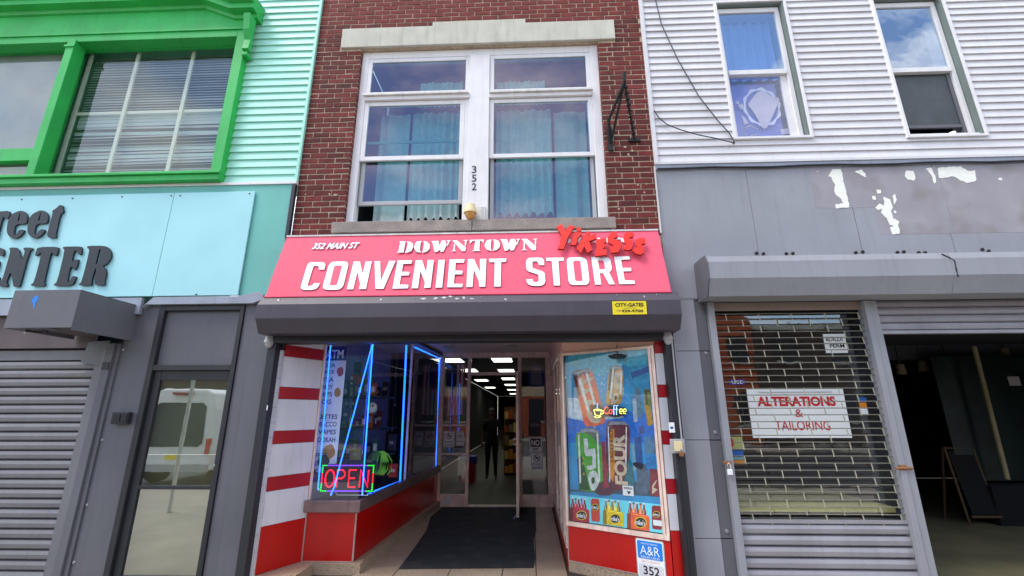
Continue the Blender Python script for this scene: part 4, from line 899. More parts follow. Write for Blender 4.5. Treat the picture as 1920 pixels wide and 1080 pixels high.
pp_shape('printed_bottle', [q([(875,480),(905,475),(945,640),(980,860),(940,900),(915,880),(880,650)], *Za)], cm('ochre', (196, 150, 40)), ps, -0.0045)
pp_shape('printed_bottle', [q([(875,480),(940,480),(955,640),(900,660)], *Za)], cm('olive', (70, 84, 44)), ps, -0.004)
pp_shape('printed_field', [q([(700,230),(940,180),(960,400),(980,740),(740,760)], *Za)], cm('cyan', (50, 150, 190)), ps, -0.006)
pp_shape('printed_field', [q([(730,290),(935,215),(940,280),(740,355)], *Za)], cm('navyband', (54, 96, 160)), ps, -0.005)
text('printed_wording', 'OPEN 24', PP, (1184, 703, 1214, 693), D.materials['poster_bone'], ps, off=-0.024) if False else None
for k, (u, v) in enumerate([(1092, 868), (1093, 888), (1092, 858)]): pp_shape('printed_dot', [[(u-2, v+3), (u, v-3), (u+2, v+3)]], D.materials['poster_gold'], ps, -0.002)
for k in range(5): pp_shape('printed_bottle', [[(1207+4*k, 850), (1208+4*k, 822), (1210+4*k, 822), (1211+4*k, 850)]], D.materials['poster_bluegrey'], ps, -0.0036)
hl = cm('highlight', (226, 232, 226)); 
for l in ([(1083,712),(1087,708),(1104,770),(1100,774)], [(1096,700),(1100,698),(1118,765),(1114,768)], [(1147,690),(1150,690),(1145,748),(1141,748)], [(1163,694),(1166,695),(1164,735),(1160,740)], [(1082,816),(1085,815),(1088,905),(1085,908)], [(1117,812),(1120,814),(1124,900),(1121,905)], [(1138,800),(1140,799),(1143,900),(1141,905)], [(1172,800),(1174,801),(1173,880),(1170,890)]):
    pp_shape('can_glint', [l], hl, ps, -0.0022)
for l in ([(1073,700),(1092,692),(1109,692),(1111,697),(1092,697),(1075,706)], [(1141,690),(1150,686),(1164,688),(1167,692),(1150,691)], [(1078,813),(1098,803),(1118,806),(1122,812),(1100,810)], [(1137,797),(1146,790),(1170,791),(1177,797),(1160,796)]): pp_shape('can_rim', [l], cm('rim', (150, 154, 160)) if 'poster_rim' not in D.materials else D.materials['poster_rim'], ps, -0.0018)
rd = random.Random(5); sp = MB()
for k in range(150):
    cxu, cvu = rd.choice(((1120, 735), (1122, 700), (1180, 735), (1135, 700), (1100, 800), (1128, 800), (1190, 700))); u, v = rd.gauss(cxu, 11), rd.gauss(cvu, 16)
    if not (1068 < u < 1225 and 680 < v < 900): continue
    a, c = PP.uv(u, v); r = rd.uniform(.002, .0075)
    sp.add([PP.pt(a+r*math.cos(q_)*rd.uniform(.6, 1.3), c+r*math.sin(q_)*rd.uniform(.6, 1.3), -0.0262) for q_ in [k2*math.pi/3 for k2 in range(6)]], [tuple(range(6))])
kind(sp.build('printed_splash', cm('splash', (190, 226, 236)), ps), 'stuff')
for l, c_ in (([(1184,748),(1191,746),(1194,790),(1187,792)], (170,190,200)), ([(1196,800),(1206,798),(1208,812),(1198,815)], (60,90,150)), ([(1188,820),(1200,818),(1204,872),(1192,874)], (36,84,150)), ([(1205,818),(1222,815),(1228,880),(1210,880)], (60,130,190)), ([(1126,830),(1132,828),(1140,915),(1130,917)], (150,44,60)), ([(1183,835),(1187,834),(1192,880),(1186,884)], (120,170,180)), ([(1212,735),(1218,734),(1221,760),(1214,762)], (120,140,60))):
    pp_shape('printed_shape', [l], mat('poster_bit', c_, .6, var=.3, scale=30), ps, -0.0037)
text('can_wording', 'FLAVORED', PP, (1150, 735, 1155, 700), D.materials['poster_bone'], ps, rot=90, bold=.02, off=-0.0215)
text('can_wording', 'ICED', PP, (1185, 712, 1206, 702), D.materials['poster_cyan'], ps, bold=.03, off=-0.0235) if False else None
text('bottle_wording', 'BEER', PP, (1190, 708, 1207, 699), D.materials['poster_highlight'], ps, bold=.02, off=-0.0235) if False else None
cd = thing('price_card', 'small white HOOKAH card at the bottom of the blue poster', 'card', PP.w(1175, 928))
rect_pl('card', PP, (1167, 929, 1186, 912), M['paper'], cd, 0.001, -0.018); text('wording', 'HOOKAH', PP, (1169, 917.5, 1184, 914), M['ink'], cd, bold=0.02, off=-0.0165); pp_shape('mark', [[(1174,921),(1182,922),(1178,928)]], M['ink'], cd, 0.004)
hg = thing('hanging_lamp', 'dark dish lamp hanging at the top of the right display', 'lamp', PP.w(1160, 672))
p = PP.w(1159, 667, 0.02); MB().lathe(p, [(0.02, 0.02), (0.10, 0.0), (0.105, -0.005), (0.075, -0.03), (0.03, -0.035)], 18).build('dish', M['dark'], hg); MB().tube([p, p+Vector((0, 0, 0.12))], 0.004, 6).build('cord', M['black'], hg)
# coffee neon decal
cf = thing('coffee_sign', 'small neon style Coffee sign with a steaming cup on the right display glass', 'sign', PP.w(1140, 775))
pp_shape('sign_back', [[(1111,762),(1118,757),(1128,762),(1132,767),(1140,760),(1150,762),(1155,757),(1160,763),(1172,764),(1175,772),(1172,779),(1155,782),(1135,780),(1128,784),(1115,783),(1110,775)]], M['ink'], cf, 0.022, r=1)
PC = Pl(PP.pt(0, 0, 0.006), PP.x, PP.y)
def strk(pts, m, r=0.0045): MB().tube([PC.w(u, v) for u, v in pts], r, 6).build('tube_stroke', m, cf)
yl = emit('yellow_tube', (240, 240, 120), 1.0); rdn = emit('coral_tube', (250, 80, 70), 1.0); bln = emit('pale_blue_tube', (150, 190, 255), 1.0)
strk([(1113.5,768),(1116,778),(1125,780),(1128,769),(1121,767),(1113.5,768),(1121,770),(1128,769)], yl); strk([(1128,770),(1131,770),(1131,775),(1127,777)], yl); strk([(1114,781),(1120,783),(1127,781)], yl); strk([(1119,765),(1121,762),(1119,759),(1121,756)], D.materials['pale_blue_tube'], 0.003)
strk([(1140,764.5),(1136,763),(1133,768),(1134,774),(1138,776),(1141,774)], rdn); strk([(1145+3*math.cos(a), 772+4*math.sin(a)) for a in [k*0.7 for k in range(10)]], rdn)
strk([(1154,760),(1151,761),(1151,778)], bln); strk([(1159,760),(1156,761),(1156,778)], bln); strk([(1148.5,767.5),(1159,767.5)], bln, 0.003)
for u in (1161.5, 1168.5): strk([(u,772),(u+6,771),(u+5,767.5),(u+2,766.5),(u,770),(u+1,775),(u+5,775.5)], yl)
# lower cyan drinks strip
ms = thing('drinks_banner', 'bright cyan strip of lemonade six packs and cans along the bottom of the right display', 'banner', PP.w(1150, 990))
a0, b0 = PP.uv(1065, 976); a1, b1 = PP.uv(1243, 935)
rect_pl('sheet', PP, None, mat('cyan_print', (110, 226, 240), 0.5, var=0.15, scale=4), ms, 0.002, -0.016, ab=(0.022, 0.383, rl-0.064, 0.640))
def pack(u0, v1, w, h, rgb, lbx):
    sl_ = 0.10; f = lambda x, y: (u0+x*w, v1-h+y*h+sl_*x*w)
    lt_ = tuple(min(255, int(c*1.12+26)) for c in rgb); dk_ = tuple(int(c*.62) for c in rgb)
    m0, m1, m2 = mat('pack_'+lbx, rgb, 0.6, var=.25, scale=30), mat('pack_pale_'+lbx, lt_, 0.6, var=.3, scale=40), mat('pack_dark_'+lbx, dk_, 0.6, var=.2, scale=40)
    for k in range(5):
        x = .04+.155*k; dy = .03 if k % 2 else 0
        pp_shape('printed_bottle', [[f(x,.55),f(x+.01,.32+dy),f(x+.055,.20+dy),f(x+.06,.05+dy),f(x+.13,.05+dy),f(x+.135,.20+dy),f(x+.19,.32+dy),f(x+.195,.55)]], m1 if k % 2 else m2, ms, 0.0065+.0004*(k % 2))
        pp_shape('printed_cap', [[f(x+.05,.06+dy),f(x+.05,-.0+dy),f(x+.14,-.0+dy),f(x+.14,.06+dy)]], M['redside'] if k % 2 else M['paper'], ms, 0.0075)
        pp_shape('bottle_glint', [[f(x+.075,.5),f(x+.07,.25+dy),f(x+.085,.25+dy),f(x+.095,.5)]], M['paper'], ms, 0.0078)
    pp_shape('printed_pack', [[f(0,.44),f(.22,.38),f(.92,.44),f(1,.50),f(1,1),f(0,.98)]], m0, ms, 0.0085)
    pp_shape('pack_side', [[f(0,.44),f(.16,.42),f(.18,.985),f(0,.98)]], m2, ms, 0.0092)
    pp_shape('pack_glint', [[f(.22,.42),f(.9,.47),f(.9,.50),f(.24,.46)]], m1, ms, 0.0092)
    logo(*f(.60,.72), w*.25)
def logo(cx, cy, r):
    pp_shape('logo_ring', [[(cx+r*1.1*math.cos(a), cy+r*math.sin(a)) for a in [k*math.pi/8 for k in range(16)]]], M['yellow'], ms, 0.0100)
    pp_shape('logo_disc', [[(cx+r*.95*math.cos(a), cy+r*.86*math.sin(a)) for a in [k*math.pi/8 for k in range(16)]]], M['ink'], ms, 0.0115)
    text('logo_wording', "mike's", PP, (cx-r*.8, cy+r*.35, cx+r*.8, cy-r*.35), M['print'], ms, bold=0.02, off=-0.0055)
pack(1068, 977, 36, 45, (176, 26, 60), 'crimson'); pack(1130, 984, 38, 48, (226, 196, 20), 'lemon'); pack(1175, 992, 42, 52, (238, 100, 50), 'orange')
for u, v, w, h, c_, nm in ((1107, 935, 16, 44, (206, 60, 44), 'canred'), (1221, 948, 18, 46, (150, 24, 44), 'cancherry')):
    pp_shape('printed_can', [[(u,v+4),(u+2,v),(u+w-2,v+1),(u+w,v+5),(u+w+1,v+h-3),(u+w-1,v+h),(u+2,v+h-2),(u+1,v+h-5)]], mat('pack_'+nm, c_, 0.6), ms, 0.008); logo(u+w/2, v+h*.37, 6.5)
cd = thing('price_card', 'small white slip stuck over the cherry can at the right end of the cyan strip', 'card', PP.w(1235, 985)); rect_pl('card', PP, (1225, 985, 1243, 977), M['paper'], cd, 0.001, -0.004)
# alarm company sign on the red base
PRb = Pl(PR.pt(0, 0, 0.013), PR.x, PR.y)
ar = thing('alarm_sign', 'white and blue alarm sign A&R over the number 352 on the red base', 'sign', PRb.w(1220, 1070))
a0, b1 = PRb.uv(1191, 1007); a1, b0 = PRb.uv(1250, 1082); b0 = b1 - 0.345
def ab_r(nm, x0, z0, x1, z1, m, off, rr=0.012):
    pts = []
    for cx, cz, s in ((x1-rr, z1-rr, 0), (x0+rr, z1-rr, 1), (x0+rr, z0+rr, 2), (x1-rr, z0+rr, 3)):
        for k in range(4): an = math.pi/2*(s+k/3); pts.append(PRb.pt(cx+rr*math.cos(an), cz+rr*math.sin(an), off))
    return MB().prism(pts, PRb.n*0.002).build(nm, m, ar)
ab_r('rim', a0, b0, a1, b1, M['plastic'], 0.001, 0.02); ab_r('plate', a0+.008, b0+.008, a1-.008, b1-.008, M['paper'], 0.0035, 0.016)
ab_r('blue_field', a0+.018, b1-.175, a1-.018, b1-.020, mat('alarm_blue', (20, 130, 220), 0.4), 0.006); ab_r('number_field', a0+.022, b0+.02, a1-.022, b0+.125, M['whitetile'], 0.006)
text_ab('wording', 'PROTECTED BY', PRb, (a0+.06, b1-.050, a1-.06, b1-.036), M['print'], ar, off=0.009); text_ab('wording', 'A&R', PRb, (a0+.045, b1-.140, a1-.045, b1-.062), M['print'], ar, bold=-0.005, off=0.009)
text_ab('wording', '845-471-8120', PRb, (a0+.05, b1-.168, a1-.05, b1-.150), M['print'], ar, off=0.009); text_ab('wording', 'SECURITY', PRb, (a0+.05, b1-.205, a1-.05, b1-.188), mat('faint_pink_ink', (230, 170, 180), 0.6), ar, off=0.009)
text_ab('number', '352', PRb, (a0+.065, b0+.035, a1-.06, b0+.110), M['ink'], ar, bold=0.012, off=0.009)
# key switch and sticker on the right guide
ks = thing('key_switch', 'cream shutter key switch box on the edge of the grey pier', 'switch', U(1270, 855, -0.12))
a0, b0 = PY(-0.13).uv(1258, 850); a1, b1 = PY(-0.13).uv(1282, 823)
B('back_box', M['plastic'], ks, a0, a1, -0.145, -0.121, b0, b1, bevel=0.006); B('face', M['cream'], ks, a0+.03, a1-.03, -0.165, -0.146, b0+.02, b1-.02, bevel=0.004)
p = Vector(((a0+a1)/2+.02, -0.17, b0-.0)); MB().tube([p+Vector((-.015, 0, .02)), p+Vector((0, 0, .045)), p+Vector((.015, 0, .02))], 0.005, 8).build('shackle', M['plastic'], ks); B('padlock', M['rust'], ks, p.x-.02, p.x+.02, -0.185, -0.16, p.z-.025, p.z+.018, bevel=0.004)
MB().tube([(a1-.05, -0.13, b0), (a1-.05, -0.13, GZ)], 0.006, 6).build('conduit', M['dark'], ks)
MB().tube([(1.475, -0.14, 2.24), (1.478, -0.135, b1)], 0.008, 6).build('conduit', M['plastic'], ks)
st = thing('sticker', 'small white sticker with blue mark on the dark shutter guide', 'sticker', U(1260, 800, -0.123)); rect_pl('sheet', PY(-0.121), (1255, 811, 1264, 792), M['paper'], st, 0.001, 0.0); rect_pl('mark', PY(-0.121), (1257, 804, 1262, 800), M['blueink'], st, 0.001, 0.0015)
st = thing('sticker', 'small white torn sticker on the left shutter guide', 'sticker', U(501, 765, -0.123)); rect_pl('sheet', PY(-0.121), (499.5, 769, 502.5, 760), M['paper'], st, 0.001, 0.0)

# ------------------------------------------------------------------ inside the store
rm_ = thing('store_room', 'long dark store interior with ceiling lights seen through the open door', 'room', (-0.6, 15, GZ))
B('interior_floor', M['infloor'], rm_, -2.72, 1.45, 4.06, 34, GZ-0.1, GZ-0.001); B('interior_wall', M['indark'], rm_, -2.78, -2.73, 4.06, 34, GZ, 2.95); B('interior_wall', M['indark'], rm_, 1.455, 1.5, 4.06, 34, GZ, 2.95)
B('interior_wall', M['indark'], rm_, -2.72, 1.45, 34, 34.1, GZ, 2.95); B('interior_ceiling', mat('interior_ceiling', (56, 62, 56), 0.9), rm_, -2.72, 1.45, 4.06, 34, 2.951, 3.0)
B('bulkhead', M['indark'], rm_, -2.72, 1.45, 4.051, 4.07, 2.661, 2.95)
ldm = MB(); ldm.box(-.30, .30, -.55, .55, -.03, 0); lde = MB(); lde.box(-.26, .26, -.51, .51, -.036, -.031)
ldm = ldm.mesh('fixture', M['plastic'], Vector((0, 0, 0))); lde = lde.mesh('diffuser', M['tubelight'], Vector((0, 0, 0)))
for i, (x, y) in enumerate([(-0.75, 7.4), (-0.80, 10.6), (-0.9, 14.2), (-1.0, 18.2), (-1.1, 23), (-1.2, 28.5), (-2.10, 7.4), (-2.05, 10.4), (-2.1, 15.0), (-2.2, 20.5)]):
    row = 'right' if i < 6 else 'left'; k = i if i < 6 else i-6
    t = thing('ceiling_light', ('first', 'second', 'third', 'fourth', 'fifth', 'sixth')[k] + ' lit ceiling panel of the %s row counting from the shop door' % row, 'ceiling light', (x, y, 2.9), 'lit ceiling panels inside the store')
    _link(D.objects.new('fixture', ldm), t, Vector((x, y, 2.948))); _link(D.objects.new('diffuser', lde), t, Vector((x, y, 2.948)))
sh = thing('shelf_unit', 'tall open shelf of orange and brown packets in the dim aisle', 'shelf', (-0.45, 9, GZ))
for z in (GZ+0.05, 0.3, 0.65, 1.0, 1.35, 1.65): B('shelf_board', M['wood'], sh, -0.75, -0.25, 8.4, 12.0, z, z+0.02)
for y in (8.4, 11.96): B('shelf_side', M['wood'], sh, -0.75, -0.25, y, y+0.03, GZ, 1.7)
k = 0
om = [mat('goods_%d' % i, c, 0.6) for i, c in enumerate(((210, 130, 40), (190, 150, 70), (160, 60, 30), (120, 100, 70), (200, 170, 90)))]
for z in (GZ+0.07, 0.32, 0.67, 1.02, 1.37):
    for x in (-0.72, -0.60, -0.48, -0.36): B('goods_box', om[k % 5], sh, x, x+0.10, 8.25, 8.39, z, z+0.2+0.05*(k % 3-1)); k += 1
t = thing('red_crate', 'red crate on the floor inside the door by the left jamb', 'crate', (-1.5, 7.0, GZ)); B('crate_body', M['redpanel'], t, -1.75, -1.38, 6.9, 7.3, GZ, 0.35); B('crate_lid', M['blueink'], t, -1.76, -1.37, 6.89, 7.31, 0.351, 0.5)
# person
def person():
    bm_names = {}
    P_ = (-1.02, 7.5)
    V = {'pel': (0, 0, 0.98, .135), 'waist': (0, 0, 1.10, .125), 'chest': (0, 0.01, 1.30, .150), 'neck0': (0, 0, 1.45, .075), 'neck': (0, 0, 1.52, .055), 'head': (0, -.015, 1.62, .088), 'crown': (0, 0, 1.72, .070),
         'shL': (-.17, 0, 1.41, .070), 'elL': (-.235, .02, 1.13, .045), 'wrL': (-.25, -.04, .88, .030), 'haL': (-.245, -.06, .80, .028),
         'shR': (.17, 0, 1.41, .070), 'elR': (.25, .02, 1.13, .045), 'wrR': (.29, -.03, .89, .030), 'haR': (.30, -.05, .81, .028),
         'hiL': (-.09, 0, .90, .105), 'knL': (-.10, -.02, .50, .065), 'anL': (-.11, .02, .10, .042), 'toL': (-.12, -.13, .04, .035),
         'hiR': (.09, 0, .90, .105), 'knR': (.10, -.05, .50, .065), 'anR': (.11, .0, .10, .042), 'toR': (.13, -.15, .04, .035)}
    E = [('pel','waist'),('waist','chest'),('chest','neck0'),('neck0','neck'),('neck','head'),('head','crown'),('chest','shL'),('shL','elL'),('elL','wrL'),('wrL','haL'),('chest','shR'),('shR','elR'),('elR','wrR'),('wrR','haR'),
         ('pel','hiL'),('hiL','knL'),('knL','anL'),('anL','toL'),('pel','hiR'),('hiR','knR'),('knR','anR'),('anR','toR')]
    for sd, s in (('L', -1), ('R', 1)):
        hx, hy, hz, _ = V['ha'+sd]
        for f, (dx, dy, ln) in enumerate(((-.025, -.01, .075), (-.008, -.014, .085), (.010, -.012, .080), (.026, -.006, .062))):
            V['f%s%da' % (sd, f)] = (hx+dx*.6*s, hy+dy, hz-ln*.5, .0095); V['f%s%db' % (sd, f)] = (hx+dx*.7*s, hy+dy-.015, hz-ln, .008); E += [('ha'+sd, 'f%s%da' % (sd, f)), ('f%s%da' % (sd, f), 'f%s%db' % (sd, f))]
        V['t'+sd] = (hx-.035*s, hy-.03, hz+.0, .010); E += [('wr'+sd, 't'+sd)]
    names = list(V); me = D.meshes.new('body'); off = Vector((P_[0], P_[1], GZ))
    me.from_pydata([Vector(V[n][:3]) for n in names], [(names.index(a), names.index(b)) for a, b in E], [])
    o = D.objects.new('person', me); C.objects.link(o)
    sk = o.modifiers.new('skin', 'SKIN'); sk.use_smooth_shade = True; sv = me.skin_vertices
    if not sv: me.attributes.new if False else None
    if len(me.skin_vertices) == 0:
        bmm = __import__('bmesh').new(); bmm.from_mesh(me); bmm.verts.layers.skin.verify(); bmm.to_mesh(me); bmm.free()
    lay = me.skin_vertices[0].data
    for i, n in enumerate(names): lay[i].radius = (V[n][3], V[n][3]*(.8 if n in ('chest', 'waist', 'pel') else 1)); lay[i].use_root = (n == 'pel')
    o.modifiers.new('sub', 'SUBSURF').levels = 2
    dg = bpy.context.evaluated_depsgraph_get(); me2 = D.meshes.new_from_object(o.evaluated_get(dg)); D.objects.remove(o)
    sh_, tr_, skn, shoe = mat('black_shirt', (22, 22, 30), 0.9), mat('black_trousers', (18, 18, 22), 0.9), mat('skin', (120, 86, 70), 0.6), mat('brown_shoe', (90, 60, 44), 0.6)
    me2.materials.clear(); [me2.materials.append(x) for x in (sh_, tr_, skn, shoe)]
    for p in me2.polygons:
        c = p.center; p.use_smooth = True
        p.material_index = 3 if c.z < .09 else (1 if c.z < .99 and abs(c.x) < .21 else (2 if (c.z > 1.49 or (abs(c.x) > .2 and c.z < 1.22)) else 0))
    r = D.objects.new('person', me2); me2.name = 'person'
    C.objects.link(r); r.location = off; WO[r.name] = off
    tag(r, 'person in black T-shirt and black trousers standing in the dark doorway aisle', 'person')
    MB().lathe((off.x, off.y+.015, off.z+1.66), [(.086, -.02), (.094, .03), (.080, .075), (.04, .10), (.01, .105)], 18).build('hair', M['black'], r)
    fc = MB(); fc.prism([(off.x-.012, off.y-.10, off.z+1.61), (off.x+.012, off.y-.10, off.z+1.61), (off.x, off.y-.10, off.z+1.65)], (0, -.02, 0)); fc.build('nose', D.materials['skin'], r)
    for s in (-1, 1):
        B('eye', M['ink'], r, off.x+s*.03-.012, off.x+s*.03+.012, off.y-.106, off.y-.098, off.z+1.648, off.z+1.658); MB().lathe((off.x+s*.09, off.y, off.z+1.63), [(.006, -.03), (.016, 0), (.006, .03)], 8).build('ear', D.materials['skin'], r)
    B('mouth', M['redside'], r, off.x-.02, off.x+.02, off.y-.106, off.y-.098, off.z+1.575, off.z+1.582)
person()
#@@PART3
# ------------------------------------------------------------------ left building: mint siding, green bay, signboard
LBX = BX0 - 0.004
lb = thing('mint_building', 'mint sided building on the left with a bright green bay window', 'building', (-5.5, 0, GZ))
B('upper_wall', M['teal'], lb, -9.5, LBX-0.01, 0.012, 0.3, 4.2, 9)if False else None
wm_ = MB(); wm_.box(-3.76, LBX-0.002, 0.006, 0.3, 4.20, 9); wm_.box(-9.5, -3.762, 0.30, 0.5, 2.7, 9); wm_.box(-9.5, -3.762, 0.006, 0.29, 6.62, 9)
wm_.build('upper_wall', M['mint'], lb)
def lap(name, m, ex):
    mb = MB(); mb.prism([(-.5, 0.0, 0), (-.5, -0.026, 0.0), (-.5, -0.024, 0.012), (-.5, -0.004, ex+0.006), (-.5, 0.0, ex+0.006)], (1, 0, 0)); return mb.mesh(name, m, Vector((0, 0, 0)))
EXL = 0.1086
lm = lap('siding_board', M['mint'], EXL)
k = 0; z = 4.235
while z < 7.7:
    x0 = -3.745 if z < 6.60 else (-4.9 if z > 6.9 else -3.9)
    o = D.objects.new('siding_board', lm); _link(o, lb, Vector(((x0 + LBX-0.035)/2, 0.004 - 0.0001*k, z))); o.scale = (LBX-0.035-x0, 1, 1); z += EXL; k += 1
B('corner_trim', M['mint'], lb, LBX-0.034, LBX-0.001, -0.034, 0.005, 4.235, 9)
B('starter_strip', M['white'], lb, -9.5, LBX-0.001, -0.045, 0.004, 4.198, 4.232)
# bay window
by = MB()
by.box(-9.5, -3.722, -0.12, 0.05, 4.235, 4.33); by.box(-3.852, -3.722, -0.11, 0.05, 4.332, 6.48); by.box(-9.5, -3.853, -0.11, 0.05, 6.37, 6.48)
bay = by.build('bay_frame', M['green'], lb, 0.005)
B('sill_moulding', M['green'], bay, -9.5, -3.70, -0.15, -0.121, 4.31, 4.345, bevel=0.005)
B('bay_soffit', M['green'], bay, -9.5, -3.853, 0.051, 0.10, 6.37, 6.48); B('bay_reveal', M['green'], bay, -3.852, -3.80, 0.051, 0.14, 4.33, 6.37)
B('frieze', M['green'], bay, -9.5, -3.73, -0.105, 0.004, 6.483, 6.90, bevel=0.003)
B('frieze_bead', M['green'], bay, -9.5, -3.715, -0.128, -0.106, 6.475, 6.505, bevel=0.004)
B('bay_post', M['green'], bay, -6.185, -6.072, -0.125, 0.03, 4.346, 6.40, bevel=0.006); B('post_cap', M['green'], bay, -6.20, -6.057, -0.14, -0.112, 6.27, 6.30)
B('inner_stile', M['green'], bay, -6.185, -6.15, 0.031, 0.12, 4.33, 6.37)
B('bay_transom', M['green'], bay, -9.5, -6.186, -0.02, 0.06, 4.62, 4.80, bevel=0.005)
# crown: level in the middle, dropping to a lower level end on the right
path = [(-9.5, 6.86), (-4.36, 6.86), (-3.92, 6.665), (-3.60, 6.665)]
prof = [(-0.105, -0.03), (-0.135, -0.02), (-0.150, 0.02), (-0.245, 0.035), (-0.245, 0.115), (-0.285, 0.125), (-0.30, 0.165), (-0.335, 0.185), (-0.335, 0.205), (-0.02, 0.23), (-0.02, -0.03)]
cw = MB(); n = len(prof); vs = []
for x, z in path: vs += [(x, y, z+h) for y, h in prof]
cw.add(vs, [(i*n+j, (i+1)*n+j, (i+1)*n+(j+1) % n, i*n+(j+1) % n) for i in range(len(path)-1) for j in range(n)] + [tuple(range(n)), tuple(range(3*n, 4*n))[::-1]])
cw.build('crown_cornice', M['green'], bay)
dr = MB(); vs = []
for x, z in path: vs += [(x, -0.345, z+.206), (x, -0.02, z+.232), (x, -0.02, z+.245), (x, -0.345, z+.218)]
dr.add(vs, [(i*4+j, (i+1)*4+j, (i+1)*4+(j+1) % 4, i*4+(j+1) % 4) for i in range(3) for j in range(4)] + [(0, 1, 2, 3), (15, 14, 13, 12)]); dr.build('drip_edge', M['grey_trim'], bay)
cb = MB(); cb.prism([(-3.72, -0.10, 6.10), (-3.72, -0.16, 6.12), (-3.72, -0.14, 6.28), (-3.72, -0.20, 6.40), (-3.72, -0.24, 6.62), (-3.72, -0.10, 6.62)], (0.09, 0, 0)); cb.build('corbel', M['green'], bay, 0.006)
B('corbel_foot', M['green'], bay, -3.72, -3.65, -0.14, -0.03, 6.04, 6.09, bevel=0.004)
# glazing, grid and blinds
GY = 0.085
B('bay_pane', M['g_left'], bay, -6.149, -3.853, GY, GY+0.006, 4.331, 6.369); B('bay_pane', M['g_left'], bay, -9.4, -6.187, GY-0.03, GY-0.024, 4.801, 6.369); B('bay_pane', M['g_left'], bay, -9.4, -6.187, GY-0.03, GY-0.024, 4.332, 4.619)
for (ua, va), (ub, vb) in (((170, 112), (108, 326)), ((263, 104), (201, 325)), ((363, 101), (316, 322))):
    xm = (U(ua, va, 0.13).x + U(ub, vb, 0.13).x)/2; B('muntin', M['muntin'], bay, xm-0.024, xm+0.024, 0.115, 0.135, 4.331, 6.369)
zm = U(320, 208, 0.13).z; B('meeting_rail', M['muntin'], bay, -6.149, -3.853, 0.137, 0.15, zm-0.022, zm+0.022)
bl = MB(); bl.prism([(-.5, -0.012, -0.020), (-.5, 0.012, 0.020), (-.5, 0.014, 0.0195), (-.5, -0.010, -0.0205)], (1, 0, 0))
bm1, bm2 = bl.mesh('blind_slat', M['blind'], Vector((0, 0, 0))), bl.mesh('blind_slat', M['blind_lit'], Vector((0, 0, 0)))
z = 6.34; k = 0
while z > 4.36:
    low = z < 5.45; bright = low and random.random() < 0.35
    o = D.objects.new('blind_slat', bm2 if bright else bm1); _link(o, bay, Vector((-4.97, 0.19, z))); o.scale = (2.21, 1, 1)
    o.rotation_euler = (rad(38 if bright else (random.uniform(-8, 10) if not low else random.uniform(-30, 25))), rad(random.uniform(-.7, .7) if low else 0), 0); z -= 0.0415 if not low else random.uniform(0.040, 0.058); k += 1
B('pane_back', M['inwall'], bay, -6.18, -3.78, 0.26, 0.28, 4.3, 6.4); B('pane_back', mat('pale_grey_reflection', (150, 150, 152), 0.8), bay, -9.4, -6.19, 0.10, 0.12, 4.3, 6.4)  # left sheet: grey reflection of the plain pane put into its colour
# signboard
sb = thing('signboard', 'pale aqua shop signboard with slate letters reet over ENTER', 'sign', (-5.2, -0.05, 2.8))
B('sign_panel', M['aqua'], sb, -9.4, -4.285, -0.058, -0.04, 2.803, 4.098, bevel=0.002); B('sign_panel', M['aqua'], sb, -4.279, -3.285, -0.058, -0.04, 2.803, 4.098, bevel=0.002)
PSg = PY(-0.066)
for ln in ([(-60,160),(60,165),(90,158),(125,165),(128,195),(110,240),(85,245),(60,225),(45,240),(5,390),(-10,470),(-80,465)],):
    outline('letter', [smooth_loop(ln, 1)], PSg, 0.018, M['letter'], sb, 0, 370, 6)
eo = [(240,155),(290,165),(322,200),(325,245),(312,305),(190,308),(170,410),(175,430),(200,425),(235,370),(290,370),(285,395),(240,450),(190,470),(140,462),(100,420),(92,360),(110,260),(150,195)]; ei = [(240,180),(246,190),(232,270),(218,275),(215,260)]
for dx, dy in ((0, 0), (232, -4)): outline('letter', [smooth_loop([(x+dx, y+dy) for x, y in eo], 1), [(x+dx, y+dy) for x, y in ei]], PSg, 0.018, M['letter'], sb, 0, 370, 6)
for ln in ([[(685,92),(725,98),(722,140),(732,160),(718,185),(695,190),(640,430),(648,445),(642,462),(575,462),(550,448),(548,410),(610,185),(600,160),(650,130)]],
           [[(-120,570),(62,574),(58,665),(25,668),(8,630),(-40,610),(-60,760),(-20,745),(15,715),(5,780),(-15,830),(-50,800),(-80,950),(-20,940),(20,890),(-10,1005),(-200,1010),(-160,940)]],
           [[(125,570),(225,572),(260,725),(300,610),(280,590),(285,570),(380,572),(382,590),(345,615),(240,1000),(232,1012),(180,1012),(168,1000),(140,830),(85,960),(105,985),(95,1012),(10,1005),(5,990),(35,965),(135,615),(125,590)]],
           [[(440,565),(675,562),(672,600),(650,662),(620,660),(605,620),(585,640),(510,960),(525,985),(515,1005),(370,1002),(365,985),(400,960),(485,640),(470,625),(430,668),(410,660),(420,620)]],
           [[(725,560),(930,558),(935,580),(930,650),(900,650),(880,610),(850,600),(820,730),(850,710),(895,700),(900,715),(870,815),(845,820),(825,780),(800,800),(770,965),(800,950),(830,890),(870,892),(870,910),(830,1000),(625,1000),(622,985),(660,955),(745,600),(725,580)]],
           [[(1000,552),(1190,550),(1240,575),(1268,625),(1262,690),(1220,750),(1165,780),(1205,810),(1212,860),(1190,945),(1195,985),(1180,995),(1095,992),(1075,970),(1100,800),(1085,800),(1040,960),(1050,975),(1040,995),(905,995),(900,980),(935,955),(1020,610),(1015,585),(995,575)],[(1130,590),(1148,592),(1145,640),(1120,745),(1095,762),(1090,750)]]):
    outline('letter', [smooth_loop(l, 1) if i == 0 else l for i, l in enumerate(ln)], PSg, 0.018, M['letter'], sb, 0, 370, 6)
